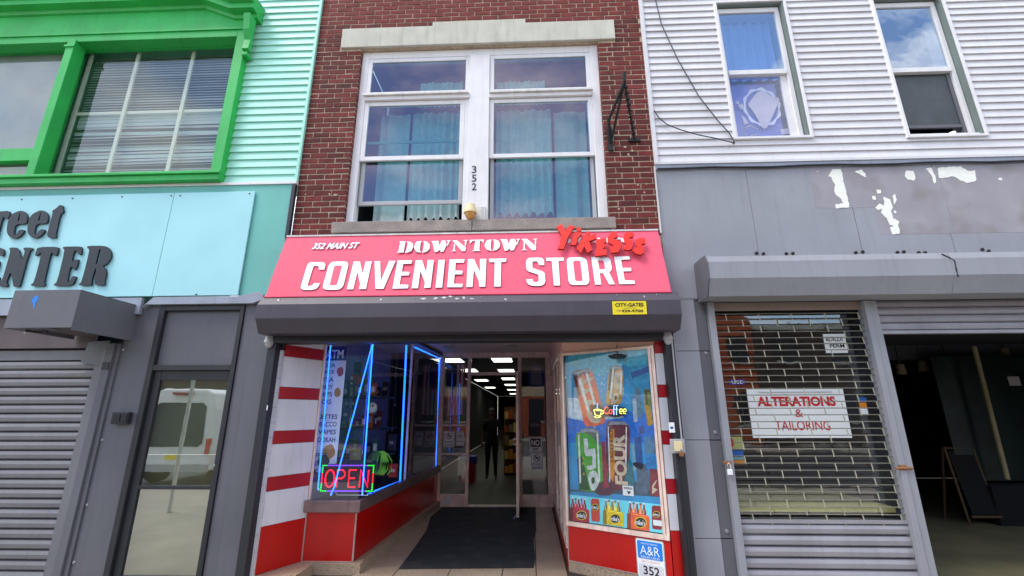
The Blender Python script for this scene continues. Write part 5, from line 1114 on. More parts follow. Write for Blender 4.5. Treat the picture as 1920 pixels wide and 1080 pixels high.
for u, v in ((41, 374), (136, 372), (229, 369), (321, 367), (338, 367), (468, 363), (368, 552)):
    p = U(u, v, -0.059); MB().lathe((p.x, -0.058, p.z), [(0.010, 0.0), (0.008, -0.006)], 8, 0, 'Y').build('screw', M['ink'], sb)
# ground floor of the left building
lg = thing('grey_shopfront', 'dark grey painted shopfront below the aqua signboard', 'shopfront', (-4, 0, GZ))
B('teal_backing', M['teal'], lg, -9.5, LBX-0.045, -0.03, 0.0, 2.81, 4.195); B('torn_flashing', M['dark'], lg, LBX-0.044, LBX-0.003, -0.05, 0.0, 3.50, 4.19)
tb = MB(); tb.prism([(-4.38, -0.01, 2.665), (-4.26, -0.01, 2.79), (-3.28, -0.01, 2.79), (-3.05, -0.01, 2.84), (-2.99, -0.01, 2.80), (-2.99, -0.01, 2.745), (-3.1, -0.01, 2.705), (-4.33, -0.01, 2.705)], (0, -0.05, 0)); tb.build('metal_trim', M['grey_trim'], lg, 0.002)
B('metal_trim', M['grey_trim'], lg, -9.5, -4.40, -0.05, -0.01, 2.60, 2.79)
B('grey_wall', M['grey_l'], lg, -4.548, -4.195, 0.0, 0.1, GZ, 2.70, bevel=0.003); B('grey_wall', M['grey_l'], lg, -3.205, -3.062, 0.0, 0.1, GZ, 2.74, bevel=0.003)
B('pilaster', M['grey_l'], lg, -3.058, -2.925, -0.03, 0.1, GZ, 2.74, bevel=0.003); B('pilaster', M['grey_l'], lg, -2.921, BX0-0.024, -0.045, 0.1, GZ, 2.74, bevel=0.003)
B('grey_wall', M['grey_l'], lg, -4.194, -3.206, 0.0, 0.1, 2.695, 2.74); B('wall_return', M['grey_l'], lg, -9.5, -4.69, 0.30, 0.4, GZ, 2.75)
for z in (2.2, 1.25, 0.62, 0.1): MB().lathe((-4.53, -0.001, z), [(0.014, 0.0), (0.010, -0.008)], 10, 0, 'Y').build('bolt', M['galv'], lg)
dr_ = MB(); dr_.box(-4.193, -4.13, -0.02, 0.08, GZ, 2.694); dr_.box(-3.255, -3.207, -0.02, 0.08, GZ, 2.694); dr_.box(-4.129, -3.256, -0.019, 0.08, 2.64, 2.694); dr_.box(-4.129, -3.256, -0.019, 0.08, 1.97, 2.03)
df = dr_.build('door_frame', M['dark'], lg, 0.004)
B('transom_panel', M['grey_l'], df, -4.128, -3.257, 0.03, 0.05, 2.031, 2.639)
dd = thing('glass_door', 'dark framed glass door mirroring a white van, in the grey shopfront', 'door', (-3.7, 0.05, GZ))
ds = MB(); ds.box(-4.127, -4.045, 0.015, 0.06, GZ+.01, 1.968); ds.box(-3.318, -3.257, 0.015, 0.06, GZ+.01, 1.968) if False else ds.box(-3.285, -3.257, 0.015, 0.06, GZ+.01, 1.968); ds.box(-4.044, -3.286, 0.016, 0.059, 1.87, 1.967); ds.box(-4.044, -3.286, 0.014, 0.059, 0.765, 0.80); ds.box(-4.044, -3.286, 0.016, 0.059, GZ+.01, -0.02)
ds.build('door_frame', M['dark'], dd, 0.004)
B('glass_pane', M['g_door'], dd, -4.043, -3.287, 0.035, 0.041, 0.801, 1.869); B('glass_pane', M['g_door'], dd, -4.043, -3.287, 0.035, 0.041, -0.019, 0.764)
B('pane_backing', mat('drab_reflection_back', (120, 128, 106), 0.9), dd, -4.12, -3.26, 0.09, 0.10, 1.1, 1.95); B('pane_backing', mat('sand_reflection_back', (150, 144, 118), 0.9), dd, -4.12, -3.26, 0.12, 0.13, GZ, 1.09)  # sheets added behind the glass; reflected street tones put into their colour
MB().lathe((-3.27, 0.012, 1.0), [(0.012, 0.0), (0.008, -0.006)], 10, 0, 'Y').build('lock', M['paper'], dd)
ib = thing('intercom', 'small black intercom box on the grey wall beside the glass door', 'intercom', U(225, 795, -0.05))
a, c = U(207, 795, -0.05), U(243, 773, -0.05); B('case', M['dark'], ib, a.x, c.x, -0.06, -0.001, a.z, c.z, bevel=0.006); B('button_plate', M['black'], ib, a.x+.03, a.x+.10, -0.066, -0.061, a.z+.02, c.z-.02); B('side_clip', M['black'], ib, c.x-.06, c.x-.01, -0.066, -0.061, a.z+.02, c.z-.02)
# left roller shutter
ls = thing('roller_shutter', 'closed grey roller shutter at the left edge', 'shutter', (-5.6, 0.05, GZ))
sp_ = [(0.0, 0.0), (-0.022, 0.014), (-0.026, 0.050), (-0.016, 0.080), (0.002, 0.088), (0.010, 0.088), (0.010, 0.0)]
smb = MB(); smb.prism([(-.5, y, z) for y, z in sp_], (1, 0, 0)); slm = smb.mesh('slat', M['galv_d'], Vector((0, 0, 0)))
z = GZ + 0.01
while z < 2.05:
    o = D.objects.new('slat', slm); _link(o, ls, Vector((-6.35, 0.07, z))); o.scale = (3.0, 1, 1); z += 0.0948
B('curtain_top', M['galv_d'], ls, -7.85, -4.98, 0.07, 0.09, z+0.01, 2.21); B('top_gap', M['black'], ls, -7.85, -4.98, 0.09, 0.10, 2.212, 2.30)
B('slot_back_plate', mat('brown_grey_plate', (96, 84, 86), 0.7), ls, -7.85, -4.9, 0.02, 0.04, 2.23, 2.60)  # back plate in its own brown-grey, above the shutter slot
gd = MB(); gd.prism([(-4.69, -0.04, GZ), (-4.69, -0.02, GZ), (-4.852, 0.055, GZ), (-4.852, 0.035, GZ)], (0, 0, 2.20-GZ)); gd.build('guide_angle', M['grey_l'], ls)
B('guide_rail', M['grey_l'], ls, -4.688, -4.600, -0.045, 0.05, GZ, 2.27, bevel=0.003); B('guide_web', M['grey_l'], ls, -4.597, -4.552, -0.02, 0.05, GZ, 2.27, bevel=0.003)
cp = MB(); cp.prism([(-4.69, -0.03, 2.02), (-4.69, -0.03, 2.30), (-4.96, 0.01, 2.30), (-5.0, 0.01, 2.06)], (0, 0.015, 0)); cp.build('corner_plate', M['grey_l'], ls)
for u, v in ((166, 862), (138, 944)): p = U(u, v, 0.0); MB().lathe((p.x, p.y-.02, p.z), [(0.028, 0.02), (0.028, -0.01), (0.018, -0.014)], 14, 0, 'Y').build('lock_pin', M['alu'], ls)
B('latch', M['dark'], ls, -4.68, -4.60, -0.055, -0.046, 1.98, 2.06)
lx = thing('shutter_motor_box', 'deep grey metal box jutting out above the left roller shutter with a blue paint splat', 'box', (-4.8, -0.35, 2.3))
bx = MB(); bx.box(-5.14, -4.45, -0.70, -0.69, 2.322, 2.706); bx.box(-5.14, -4.45, -0.689, 0.0, 2.695, 2.705); bx.box(-4.46, -4.4505, -0.689, 0.0, 2.30, 2.694); bx.box(-5.139, -5.13, -0.689, 0.0, 2.322, 2.694)
bx.build('casing', M['grey_l'], lx, 0.003); B('inner_drum', mat('drum_brown', (88, 78, 80), 0.7), lx, -5.12, -4.47, -0.5, -0.02, 2.36, 2.68)
B('side_plate', M['grey_l'], lx, -5.12, -4.72, -0.68, -0.55, 2.325, 2.335)
outline('paint_splat', [smooth_loop([(270,190),(290,160),(318,152),(328,170),(322,190),(300,215),(292,250),(278,268),(282,225),(268,205)], 1)], PY(-0.7005), 0.001, mat('blue_splat', (40, 130, 220), 0.6), lx, 0, 520, 4.5)
MB().tube([(-5.0, -0.62, 2.31), (-4.9, -0.58, 2.30), (-4.8, -0.6, 2.305)], 0.012, 6).build('loose_cable', M['black'], lx)
MB().lathe((-5.02, -0.6, 2.295), [(0.004, 0.02), (0.012, 0.01), (0.010, -0.01)], 8).build('bulb', M['paper'], lx)

# ------------------------------------------------------------------ right building: white siding, two windows
RX = BX1 + 0.004
rb = thing('white_building', 'white sided building on the right with two double hung windows over grey fascia panels', 'building', (4, 0, GZ))
WN = [(2.515, 3.375, 4.692, 6.715), (4.515, 5.370, 4.656, 6.715)]
uw = MB(); uw.box(RX, WN[0][0], 0.006, 0.3, 4.3, 9); uw.box(WN[0][1], WN[1][0], 0.006, 0.3, 4.3, 9); uw.box(WN[1][1], 9.5, 0.006, 0.3, 4.3, 9)
for x0, x1, z0, z1 in WN: uw.box(x0, x1, 0.006, 0.3, 4.3, z0); uw.box(x0, x1, 0.006, 0.3, z1, 9)
uw.build('upper_wall', M['siding'], rb)
EXR = 0.1016; rmh = lap('siding_board', M['siding'], EXR); z = 4.385; k = 0
while z < 7.35:
    segs = [(RX+0.045, 9.4)]
    for x0, x1, z0, z1 in WN:
        if z+EXR*.6 > z0-0.0 and z < z1-EXR*.3:
            n2 = []
            for a, b_ in segs:
                if x0 > a and x1 < b_: n2 += [(a, x0-0.0), (x1+0.0, b_)]
                else: n2.append((a, b_))
            segs = n2
    for a, b_ in segs:
        cuts = [a]
        if b_-a > 4: cuts += [a + (1.35 + 0.9*((k*7) % 5)/2.2)]
        cuts.append(b_)
        for p0, p1 in zip(cuts, cuts[1:]):
            o = D.objects.new('siding_board', rmh); _link(o, rb, Vector(((p0+p1)/2, 0.004-0.0003*random.random(), z+random.uniform(-.0008, .0008)))); o.scale = (p1-p0-0.0015, random.uniform(.92, 1.08), 1)
    z += EXR; k += 1
B('corner_trim', M['siding'], rb, RX-0.004, RX+0.044, -0.036, 0.005, 4.36, 9, bevel=0.004)
B('starter_strip', M['siding'], rb, RX, 9.5, -0.032, 0.0, 4.352, 4.383); B('drip_flashing', M['grey_trim'], rb, RX, 9.5, -0.02, 0.02, 4.285, 4.350)
cbm = MB(); cbm.tube([(RX+0.02, -0.03, 4.292)] + [(RX+0.3+0.35*i, -0.03, 4.292+0.008*math.sin(i*1.7)) for i in range(22)], 0.012, 6); cbm.build('edge_cable', M['dark'], rb)
for i, (x0, x1, z0, z1) in enumerate(WN):
    w = MB(); w.box(x0-0.035, x0, -0.045, 0.12, z0-0.03, z1+.03); w.box(x1, x1+0.035, -0.045, 0.12, z0-0.03, z1+.03); w.box(x0, x1, -0.044, 0.12, z1, z1+.03); w.box(x0, x1, -0.044, 0.12, z0-0.03, z0)
    wf = w.build('window_casing', M['white'], rb, 0.003)
    gz = B('window_reveal', mat('reveal_grey_green', (110, 122, 118), 0.6) if i == 0 else D.materials['reveal_grey_green'], wf, x1-0.022, x1-0.001, -0.03, 0.14, z0+.001, z1-.001); B('window_reveal', D.materials['reveal_grey_green'], wf, x0+.001, x1-0.023, -0.02, 0.14, z1-0.02, z1-.001)
    mid = 5.66 if i == 0 else 5.62
    mid = (U(620+0, 0, 0).z, 5.66)[1] if i == 0 else mid
    s = MB(); yy = 0.03
    s.box(x0+.002, x0+.05, yy, yy+.05, z0+.03, z1-.03); s.box(x1-.085, x1-.03, yy, yy+.05, z0+.03, z1-.03); s.box(x0+.051, x1-.086, yy, yy+.05, z1-.10, z1-.03); s.box(x0+.051, x1-.086, yy-.012, yy+.06, mid-.03, mid+.035)
    s.box(x0+.051, x1-.086, yy+.002, yy+.05, z0+.002, z0+.03)
    sh_ = s.build('upper_sash', M['white'], wf, 0.003)
    MB().box(x0+.048, x1-.084, yy+.02, yy+.026, mid+.033, z1-.098).build('pane', M['g_right'], sh_)
    if i == 0:
        l = MB(); l.box(x1-.16, x1-.087, yy+.03, yy+.06, z0+.031, mid-.031); ls_ = l.build('lower_sash', M['white'], wf)
        MB().box(x0+.051, x1-.161, yy+.04, yy+.046, z0+.031, mid-.031).build('pane', glass('faint_blue_glass', (.85, .88, 1), .14, (.85, .86, 1)), ls_)
    else:
        l = MB(); l.box(x0+.052, x0+.075, yy+.03, yy+.06, z0+.16, mid-.031); l.box(x1-.13, x1-.087, yy+.03, yy+.06, z0+.031, mid-.031); l.box(x0+.076, x1-.131, yy+.031, yy+.06, z0+.16, z0+.20)
        ls_ = l.build('lower_sash', M['grey_l'], wf); MB().box(x0+.074, x1-.13, yy+.04, yy+.046, z0+.2, mid-.031).build('pane', mat('dim_room_pane', (50, 57, 60), .35, var=.25, scale=6), ls_)  # opaque dark pane; the dim room behind is put into its colour
        p = U(1785, 243, 0.0); t = thing('cup', 'small white cup on the sill of the right upper window', 'cup', p); MB().lathe((p.x, 0.01, z0+.002), [(0.03, 0.0), (0.035, 0.05), (0.03, 0.052)], 14).build('cup_body', M['paper'], t); MB().tube([(p.x-.03, 0.01, z0+.04), (p.x-.06, 0.01, z0+.03), (p.x-.033, 0.01, z0+.012)], 0.005, 6).build('cup_handle', M['paper'], t)
    for q0, q1 in ((x0-.25, x0-.2), (x1+.2, x1+.25)): B('room_side', M['indark' if i else 'inwall'], wf, q0, q1, 0.31, 0.82, z0-.25, z1+.2)
    B('room_floor', M['inwall'], wf, x0-.2, x1+.2, 0.31, 0.79, z0-.25, z0-.2)
    B('room_back', M['indark'] if i else mat('pale_room', (150, 160, 190), 0.9), wf, x0-.2, x1+.2, 0.8, 0.82, z0-.2, z1+.2)
    B('room_ceiling', M['inwall'], wf, x0-.2, x1+.2, 0.31, 0.79, z1+.15, z1+.2)
# lace butterfly in the first window
lc = thing('lace_panel', 'white lace panel with round floral wreath in the left upper window of the white building', 'lace panel', (2.9, 0.15, 4.75))
PLc = PY(0.16)
x0_, x1_ = 2.58, 3.22
m_ = MB(); m_.box(x0_, x1_, 0.20, 0.205, 4.72, 5.62); m_.build('backing_cloth', mat('lilac_cloth', (140, 150, 215), 0.9, var=.15), lc)
def Lq(l): return [(1180+x/2.595, y/2.595) for x, y in l]
rg = MB(); cx, cz = PLc.uv(*Lq([(645, 520)])[0]); 
for k in range(40):
    q0, q1 = 2*math.pi*k/40, 2*math.pi*(k+1)/40; f = lambda r, q_: PLc.pt(cx+r*math.cos(q_)*.85, cz+r*math.sin(q_)*1.05)
    rg.quad(f(.235, q0), f(.235, q1), f(.27+.015*math.sin(5*q1*2), q1), f(.27+.015*math.sin(5*q0*2), q0))
rg.build('lace_ring', M['paper'], lc)
outline('lace_figure', [smooth_loop(Lq([(590,490),(620,450),(650,440),(690,470),(735,480),(715,520),(695,570),(672,620),(650,630),(625,580),(600,540),(575,510)]), 1)], PLc, 0.004, mat('cream_lace', (226, 214, 210), 0.9), lc)
for l in ([(530,515),(550,505),(560,520),(545,535)], [(545,560),(560,570),(580,600),(560,605)], [(735,630),(770,625),(785,650),(740,655)], [(515,500),(530,490),(535,510)]): outline('lace_leaf', [Lq(l)], PLc, 0.004, D.materials['cream_lace'], lc)
MB().tube([PLc.w(*p) for p in Lq([(570,660),(560,625),(590,610),(625,630),(620,655),(590,660)])], 0.008, 6).build('lace_scroll', D.materials['cream_lace'], lc)
cu_ = thing('window_curtain', 'pale blue drape hanging in the upper sash of the left window of the white building', 'curtain', (2.9, 0.2, 5.7))
mb = MB(); nx = 40
mb.add([(2.56+.72*i/nx, 0.2+.02*math.sin(i*.9), zz) for zz in (5.68, 6.6) for i in range(nx+1)], [(i, i+1, nx+2+i, nx+1+i) for i in range(nx)], 0, True); mb.build('drape', mat('blue_drape', (130, 160, 210), .9), cu_)
# cables on the siding
wr = thing('service_cable', 'thin dark cable slanting down the white siding to the first window corner', 'cable', U(1376, 268, -0.04))
MB().tube([U(u, v, -0.045) for u, v in ((1222, -30), (1240, 45), (1270, 110), (1310, 180), (1345, 225), (1366, 248), (1375, 262), (1376, 267))], 0.007, 6).build('cable_run', M['cable'], wr)
wr = thing('service_cable', 'drooping dark cable from the brick corner to the first window corner', 'cable', U(1300, 250, -0.04))
MB().tube([U(u, v, -0.05) for u, v in ((1226, 207), (1235, 220), (1250, 233), (1275, 243), (1310, 253), (1345, 260), (1376, 268))], 0.007, 6).build('cable_run', M['cable'], wr); MB().lathe(U(1376, 268, -0.04), [(0.012, .01), (0.012, -.01)], 10, 0, 'Y').build('cable_plug', M['ink'], wr)

# grey fascia panels with worn paint
fa = thing('fascia', 'grey fascia panels with peeling white patches above the right shutter housing', 'fascia', (4, 0, 3.0))
for a, c in ((RX, 2.568), (2.572, 3.694), (3.700, 4.686), (4.692, 6.2), (6.205, 9.5)): B('fascia_panel', M['grey_r'], fa, a, c, -0.004, 0.05, 2.70, 4.284, bevel=0.0015)
F0 = (1500, 300, 4.571); PFa = PY(-0.0042)
B('upper_fill', M['grey_r'], fa, 1.93, 9.5, 0.051, 0.09, 2.62, 2.9)
outline('older_paint', [[(85,78),(350,74),(425,408),(133,412)]], PFa, 0.001, M['older'], fa, *F0)
outline('older_paint', [[(372,72),(1168,58),(1318,630),(695,636),(640,408),(440,408)]], PFa, 0.001, M['older'], fa, *F0)
outline('older_paint', [[(1178,57),(2100,40),(2180,615),(1326,628)]], PFa, 0.001, M['older'], fa, *F0)
random.seed(11)
def ragged(l):
    o = []
    for i in range(len(l)):
        a, b_ = l[i], l[(i+1) % len(l)]; d = math.hypot(b_[0]-a[0], b_[1]-a[1]); n = max(1, int(d/14))
        for k in range(n): t = k/n; o.append((a[0]+(b_[0]-a[0])*t+random.uniform(-3.5, 3.5), a[1]+(b_[1]-a[1])*t+random.uniform(-3.5, 3.5)))
    return o
for l in ([(275,80),(350,78),(424,408),(310,415),(302,380),(370,370),(355,340),(310,300),(290,270),(300,215),(265,150),(245,138)], [(470,100),(520,82),(560,120),(568,150),(530,135)], [(905,90),(970,92),(988,150),(975,178),(920,165),(895,140)],
          [(1080,72),(1125,68),(1162,150),(1168,185),(1145,205),(1130,140),(1095,95)], [(1180,68),(1370,55),(1440,95),(1500,92),(1508,180),(1430,195),(1370,175),(1310,140),(1215,158),(1186,150)], [(650,255),(692,258),(690,285),(660,288)], [(615,310),(640,305),(655,338),(625,342)],
          [(710,318),(775,340),(795,410),(780,440),(795,500),(845,520),(842,570),(858,630),(790,638),(770,580),(800,570),(770,555),(740,500),(695,455),(700,415),(665,432),(640,410),(680,370),(715,395),(725,360)], [(790,310),(810,290),(825,340),(810,390)], [(1695,155),(1730,155),(1732,175),(1700,172)],
          [(800,435),(820,438),(825,455),(808,458)], [(135,98),(165,96),(155,108)]):
    rl_ = ragged(l); outline('peel_shadow', [[(x+2.2, y+3.0) for x, y in rl_]], PFa, 0.0006, M['grey_l'], fa, *F0, off=0.0012)  # dark offset outline paints a thin shadow beside each peeled patch
    outline('peeled_patch', [rl_], PFa, 0.001, M['bare'], fa, *F0, off=0.002)
gm = MB().lathe((0, 0, 0), [(0.018, 0.0), (0.018, -0.012), (0.008, -0.015), (0.006, -0.008)], 12, 0, 'Y').mesh('grommet', M['ink'], Vector((0, 0, 0)))
for u, v in ((1418, 475), (1431, 476), (1474, 476), (1486, 475.5), (1604, 474), (1617, 472.5), (1682, 473.5), (1694, 472.5), (1722, 474), (1734, 474), (1841, 468), (1853, 471)): _link(D.objects.new('grommet', gm), fa, U(u, v, -0.004))
# right shutter housing
rh = thing('shutter_housing', 'dented grey roller shutter housing on the right building with an open lap seam', 'shutter box', (4, -0.2, 2.6))
pr = [(-0.20, 3.082), (-0.335, 3.078), (-0.36, 3.012), (-0.36, 2.835), (-0.275, 2.665), (-0.02, 2.665), (-0.02, 3.084)]
def housing(x0, x1, n=30, dent=0.0, seed=0):
    rnd = random.Random(seed); mb = MB(); vs = []; k = len(pr)
    for i in range(n+1):
        x = x0+(x1-x0)*i/n; e = dent*(math.sin(i*1.3+seed)+rnd.uniform(-1, 1))*.5
        for j, (y, z) in enumerate(pr): vs.append((x, y + (e if 1 <= j <= 4 and 0 < i < n else 0), z + (e*.6 if 1 <= j <= 4 and 0 < i < n else 0)))
    mb.add(vs, [(i*k+j, i*k+(j+1) % k, (i+1)*k+(j+1) % k, (i+1)*k+j) for i in range(n) for j in range(k)] + [tuple(range(k))[::-1], tuple(range(n*k, n*k+k))]); return mb
housing(1.852, 4.30, 34, 0.004, 2).build('housing_section', M['grey_r'], rh); hs = housing(4.275, 9.4, 40, 0.005, 5).build('housing_section', M['grey_r'], rh)
hs.location.y -= 0.006
cr = MB(); cr.tube([U(1766, 476, -0.345), U(1780, 483, -0.36), U(1790, 489, -0.368), U(1793, 505, -0.37), U(1797, 519, -0.369)], 0.006, 6); cr.build('lap_seam', M['dark'], rh)
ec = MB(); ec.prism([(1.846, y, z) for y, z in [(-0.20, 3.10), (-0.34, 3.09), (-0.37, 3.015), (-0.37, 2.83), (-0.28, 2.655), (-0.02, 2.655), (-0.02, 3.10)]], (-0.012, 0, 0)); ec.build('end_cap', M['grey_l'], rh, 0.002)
# grey pier panels
pi_ = thing('grey_pier', 'grey panelled pier between the store and the right shutter', 'pier', (1.7, 0, GZ))
for z0, z1 in ((GZ, 0.352), (0.358, 1.243), (1.249, 2.138), (2.144, 2.70)):
    B('pier_panel', M['grey_r'], pi_, BX1+0.012, 1.796, -0.004, 0.08, z0, z1, bevel=0.002); B('shaded_pier_return', M['grey_l'], pi_, 1.799, 1.912, 0.004, 0.08, z0, z1-0.003, bevel=0.002)  # return in darker grey: its shade is put into the colour
B('pier_head', M['grey_r'], pi_, RX, 1.845, -0.0095, -0.0045, 2.71, 3.052, bevel=0.001)
for z in (2.12, 1.32, 0.42): MB().lathe((1.86, 0.004, z), [(0.018, 0.0), (0.014, -0.012)], 10, 0, 'Y').build('bolt', M['galv'], pi_)
# rolling grille
gr = thing('rolling_grille', 'closed open-link security grille with solid grey slats at the bottom', 'grille', (2.75, 0, GZ))
B('guide_rail', M['grey_r'], gr, 1.916, 1.982, -0.06, 0.05, GZ, 2.655, bevel=0.003); B('guide_rail', M['grey_r'], gr, 3.548, 3.608, -0.06, 0.05, GZ, 2.655, bevel=0.003); B('guide_rail', M['grey_r'], gr, 3.612, 3.684, -0.05, 0.05, GZ, 2.655, bevel=0.003)
B('grille_head', mat('brown_grey_rail', (140, 124, 116), 0.6), gr, 1.983, 3.547, 0.0, 0.02, 2.572, 2.66)
rdm = MB().tube([(-.5, 0, 0), (.5, 0, 0)], 0.0055, 6).mesh('rod', mat('grille_steel', (118, 116, 104), .5, .1, rand=.1), Vector((0, 0, 0)))
lkb = MB(); lkb.prism([(-.002, -.009, -.036), (.008, -.009, -.036), (.006, -.009, 0), (.001, -.009, .036), (-.009, -.009, .036), (-.004, -.009, 0)], (0, .004, 0)); lkm = lkb.mesh('link', mat('link_steel', (168, 164, 142), .5, .1, rand=.1), Vector((0, 0, 0)))
z = 2.535; k = 0; PT = 0.0655
while z > 0.45:
    o = D.objects.new('rod', rdm); _link(o, gr, Vector((2.765, 0.0, z))); o.scale = (1.56, 1, 1)
    if z - PT > 0.42:
        x = 2.02 + (0.17 if k % 2 else 0.0) + 0.10
        while x < 3.52: _link(D.objects.new('link', lkm), gr, Vector((x+random.uniform(-.006, .006), 0.0, z-PT/2-.004))); x += 0.345
    z -= PT; k += 1
z = GZ + 0.01
while z < 0.42:
    o = D.objects.new('slat', slm2) if 'slm2' in globals() else None
    if o is None:
        t_ = MB(); t_.prism([(-.5, y, z_) for y, z_ in sp_], (1, 0, 0)); slm2 = t_.mesh('slat', M['galv'], Vector((0, 0, 0))); o = D.objects.new('slat', slm2)
    _link(o, gr, Vector((2.765, 0.012, z))); o.scale = (1.56, 1, 1.02); z += 0.097
B('slat_top_rail', M['galv'], gr, 1.985, 3.545, -0.012, 0.02, z, z+0.03)
def padlock(label, u, v, Y):
    p = U(u, v, Y); t = thing('padlock', label, 'padlock', p)
    B('hasp', M['rust'], t, p.x-.05, p.x+.03, Y-.01, Y+.02, p.z+.055, p.z+.075); MB().tube([p+Vector((-.014, -.01, .0)), p+Vector((-.014, -.01, .045)), p+Vector((0, -.01, .062)), p+Vector((.014, -.01, .045)), p+Vector((.014, -.01, 0))], 0.005, 8).build('shackle', M['alu'], t)
    B('lock_body', M['paper'], t, p.x-.024, p.x+.024, Y-.025, Y, p.z-.05, p.z+.002, bevel=.005)
padlock('small silver padlock on the left guide of the security grille', 1367, 880, -0.065)
p = U(1691, 878, -0.065); t = thing('slide_latch', 'rusty slide latch on the guide between grille and open bay', 'latch', p); MB().tube([p+Vector((-.06, 0, 0)), p+Vector((.10, 0, 0))], .012, 8).build('bolt_bar', M['rust'], t); B('latch_plate', M['rust'], t, p.x-.02, p.x+.05, -.062, -.052, p.z-.02, p.z+.03)
# shop window behind the grille
tw = thing('tailor_window', 'dim empty shop window behind the security grille', 'shop window', (2.75, 0.2, GZ))
B('window_glass', M['g_grille'], tw, 1.95, 3.60, 0.14, 0.146, 0.50, 2.62); B('window_sill', M['grey_l'], tw, 1.95, 3.60, 0.10, 0.2, 0.44, 0.499)
B('platform', M['khaki'], tw, 1.92, 3.62, 0.21, 1.5, 0.55, 0.60); B('back_wall', M['indark'], tw, 1.92, 3.62, 2.6, 2.65, GZ, 2.7); B('left_wall', M['inwall'], tw, 1.88, 1.915, 0.1, 2.6, GZ, 2.7); B('top', M['indark'], tw, 1.92, 3.62, 0.1, 2.6, 2.66, 2.7)
B('partition', M['inwall'], tw, 3.63, 3.66, 0.1, 2.6, GZ, 2.66)
for i, x in enumerate((2.25, 2.7, 3.1)): B('back_window', mat('dim_pane', (58, 62, 66), .4) if i == 0 else D.materials['dim_pane'], tw, x-.16, x+.16, 2.57, 2.6, 0.9, 2.3)
al_ = thing('alterations_sign', 'white sign reading ALTERATIONS & TAILORING in red behind the grille', 'sign', (2.8, 0.12, 1.26))
PA = PY(0.132); am = [PA.uv(1400, 730), PA.uv(1581, 733), PA.uv(1597, 821), PA.uv(1411, 820)]
xA0, xA1, zA0, zA1 = (am[0][0]+am[3][0])/2, (am[1][0]+am[2][0])/2, am[2][1], am[0][1]
rect_pl('sheet', PA, None, M['paper'], al_, 0.004, 0, ab=(xA0, zA0, xA1, zA1))
text_ab('wording', 'ALTERATIONS', PA, (xA0+.09, zA1-.175, xA1-.10, zA1-.075), M['redink'], al_, bold=0.045, off=.005); text_ab('wording', '&', PA, (xA0+.46, zA1-.285, xA0+.54, zA1-.205), M['redink'], al_, off=.005); text_ab('wording', 'TAILORING', PA, (xA0+.24, zA1-.415, xA1-.20, zA1-.32), M['redink'], al_, bold=.006, off=.005)
B('tape_strip', M['plastic'], al_, xA0+.12, xA1-.12, 0.120, 0.122, zA1-.035, zA1-.028)
bp_ = thing('permit_notice', 'folded white BUILDING PERMIT paper behind the grille', 'notice', (3.3, 0.12, 2.12))
rect_pl('sheet', PA, (1549, 662, 1583, 626), M['paper'], bp_, 0.002, 0); text('wording', 'BUILDI', PA, (1549, 640, 1578, 632), M['ink'], bp_, bold=.015, off=.003); text('wording', 'PERM', PA, (1556, 652, 1582, 645), M['ink'], bp_, bold=.015, off=.003)
sg = thing('sticker', 'stack of red, green, blue and orange stickers at the left edge of the grilled window', 'sticker', U(1380, 870, .12))
for (u0, v0, u1, v1), c_ in (((1366, 843, 1391, 819), 'sg_green'), ((1369, 856, 1393, 845), 'sg_blue'), ((1370, 862, 1396, 857), 'sg_teal'), ((1371, 870, 1397, 863), 'sg_orange')):
    rect_pl('sticker_band', PA, (u0, v0, u1, v1), mat(c_, {'sg_green': (170, 176, 110), 'sg_blue': (40, 100, 180), 'sg_teal': (120, 170, 180), 'sg_orange': (224, 140, 40)}[c_], .5), sg, .002, 0)
outline('red_spot', [[(1367+9*math.cos(a)*(1 if math.cos(a) > 0 else .1), 831+10*math.sin(a)) for a in [k*math.pi/7 for k in range(14)]]], PA, .001, M['redink'], sg, off=.003)
sg = thing('sticker', 'small blue, orange and white sticker column at the right edge of the grilled window', 'sticker', U(1617, 777, .12))
for (u0, v0, u1, v1), m_ in (((1611, 754, 1623, 745), 'sg_blue'), ((1612, 764, 1624, 755), 'sg_orange'), ((1613, 777, 1626, 766), None)): rect_pl('sticker_band', PA, (u0, v0, u1, v1), D.materials[m_] if m_ else M['paper'], sg, .002, 0)
sg = thing('sticker', 'small navy lettered sticker high on the left of the grilled window', 'sticker', U(1380, 715, .12)); rect_pl('sheet', PA, (1368, 721, 1396, 712), M['blueink'], sg, .002, 0); text('wording', 'USE', PA, (1372, 719.5, 1392, 713.5), M['paper'], sg, off=.003)
# half raised shutter over the open bay
rs = thing('raised_shutter', 'half rolled up shiny shutter over the dark open bay at the right', 'shutter', (5.5, 0, 2.3))
z = 2.338
for k in range(4):
    o = D.objects.new('slat', slm2); _link(o, rs, Vector((6.55, 0.012, z))); o.scale = (5.72, 1, .92); z += 0.083
B('bottom_bar', M['galv'], rs, 3.69, 9.4, -0.03, 0.03, 2.300, 2.336, bevel=.004)
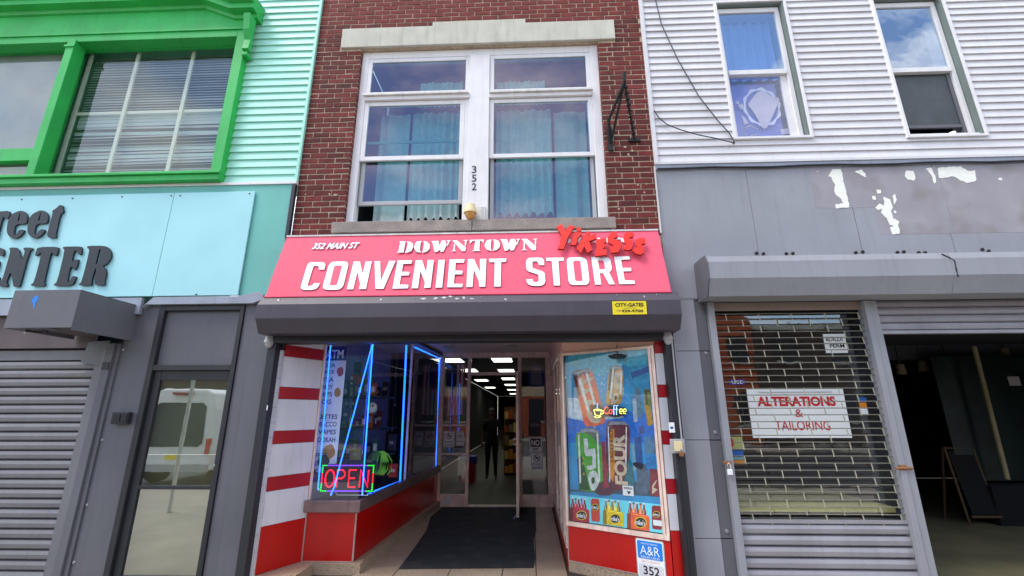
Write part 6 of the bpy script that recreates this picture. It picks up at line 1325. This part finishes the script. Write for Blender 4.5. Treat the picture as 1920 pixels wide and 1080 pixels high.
# open bay interior
ob = thing('open_bay', 'dark empty shop bay with khaki floor at the right edge', 'shop bay', (5.8, 2, GZ))
B('bay_floor', mat('dusty_floor', (112, 104, 74), .9, var=.2, scale=2), ob, 3.665, 17, 0.0, 8, GZ-0.1, GZ-0.002); B('bay_ceiling', mat('bay_ceiling', (52, 54, 60), .9), ob, 3.665, 17, 0.09, 8, 2.66, 2.72)
B('bay_wall', mat('bay_wall', (20, 30, 30), .9, var=.4, scale=1.5), ob, 3.665, 17, 8, 8.05, GZ, 2.66); B('bay_wall', D.materials['bay_wall'], ob, 3.665, 3.70, 2.66, 7.99, GZ, 2.66)
B('bay_wall', D.materials['bay_wall'], ob, 9.5, 17, 0.3, 0.35, GZ, 2.66); B('bay_wall', D.materials['bay_wall'], ob, 16.9, 17, 0.36, 7.9, GZ, 2.66)
B('beam', M['inwall'], ob, 3.67, 17, 3.3, 3.5, 2.40, 2.655)
for i, (u, v) in enumerate(((1689, 692), (1730, 686), (1776, 679), (1884, 662))):
    p = U(u, v, 3.28); t = thing('spot_lamp', ('first', 'second', 'third', 'fourth')[i] + ' unlit cream spotlight can from the left under the bay ceiling', 'lamp', (p.x, 3.28, p.z-.06), 'unlit spotlight cans under the bay ceiling')
    MB().lathe((p.x, 3.28, p.z), [(.06, .08), (.065, .02), (.072, -.09), (.055, -.09)], 14).build('can', mat('dusty_cream', (128, 120, 92), .7) if i == 0 else D.materials['dusty_cream'], t); MB().tube([(p.x, 3.28, p.z+.08), (p.x, 3.28, 2.66)], .01, 6).build('stem', M['inwall'], t)
MB().tube([U(1826, 650, 2.7), U(1889, 899, 2.7)], 0.035, 6).build('bay_post', mat('dull_cream_post', (150, 140, 110), .8), ob)
B('side_counter', M['indark'], ob, 6.9, 9.3, 2.75, 3.2, GZ, 0.45); B('tinted_glass', mat('dark_teal_glass', (6, 28, 26), .3, var=.6, scale=4), ob, 6.62, 9.3, 2.9, 2.93, 0.5, 2.4)
af = thing('chalkboard', 'empty wooden A-frame board standing in the dark open bay', 'signboard', (6.7, 2.9, GZ))
def leg(n, a, b_, r=.022): MB().tube([a, b_], r, 4).build(n, M['wood'], af)
x0_, x1_ = 6.50, 6.93
for xx in (x0_, x1_): leg('leg', (xx, 2.80, GZ), (xx, 2.92, 0.99)); leg('leg', (xx, 3.22, GZ), (xx, 2.95, 0.97))
pb = MB(); pb.prism([(x0_+.03, 2.75, GZ+.15), (x1_-.03, 2.75, GZ+.15), (x1_-.03, 2.91, 0.93), (x0_+.03, 2.91, 0.93)], (0, .012, 0)); pb.build('panel', M['indark'], af)
leg('rail', (x0_, 2.92, 0.97), (x1_, 2.92, 0.97)); leg('rail', (x0_, 2.745, GZ+.12), (x1_, 2.745, GZ+.12))
sg = thing('sticker', 'small pale notice on the dark teal glass at the far right', 'sticker', U(1901, 714, 2.88)); rect_pl('sheet', PY(2.88), (1893, 723, 1910, 706), M['plastic'], sg, .003, 0)
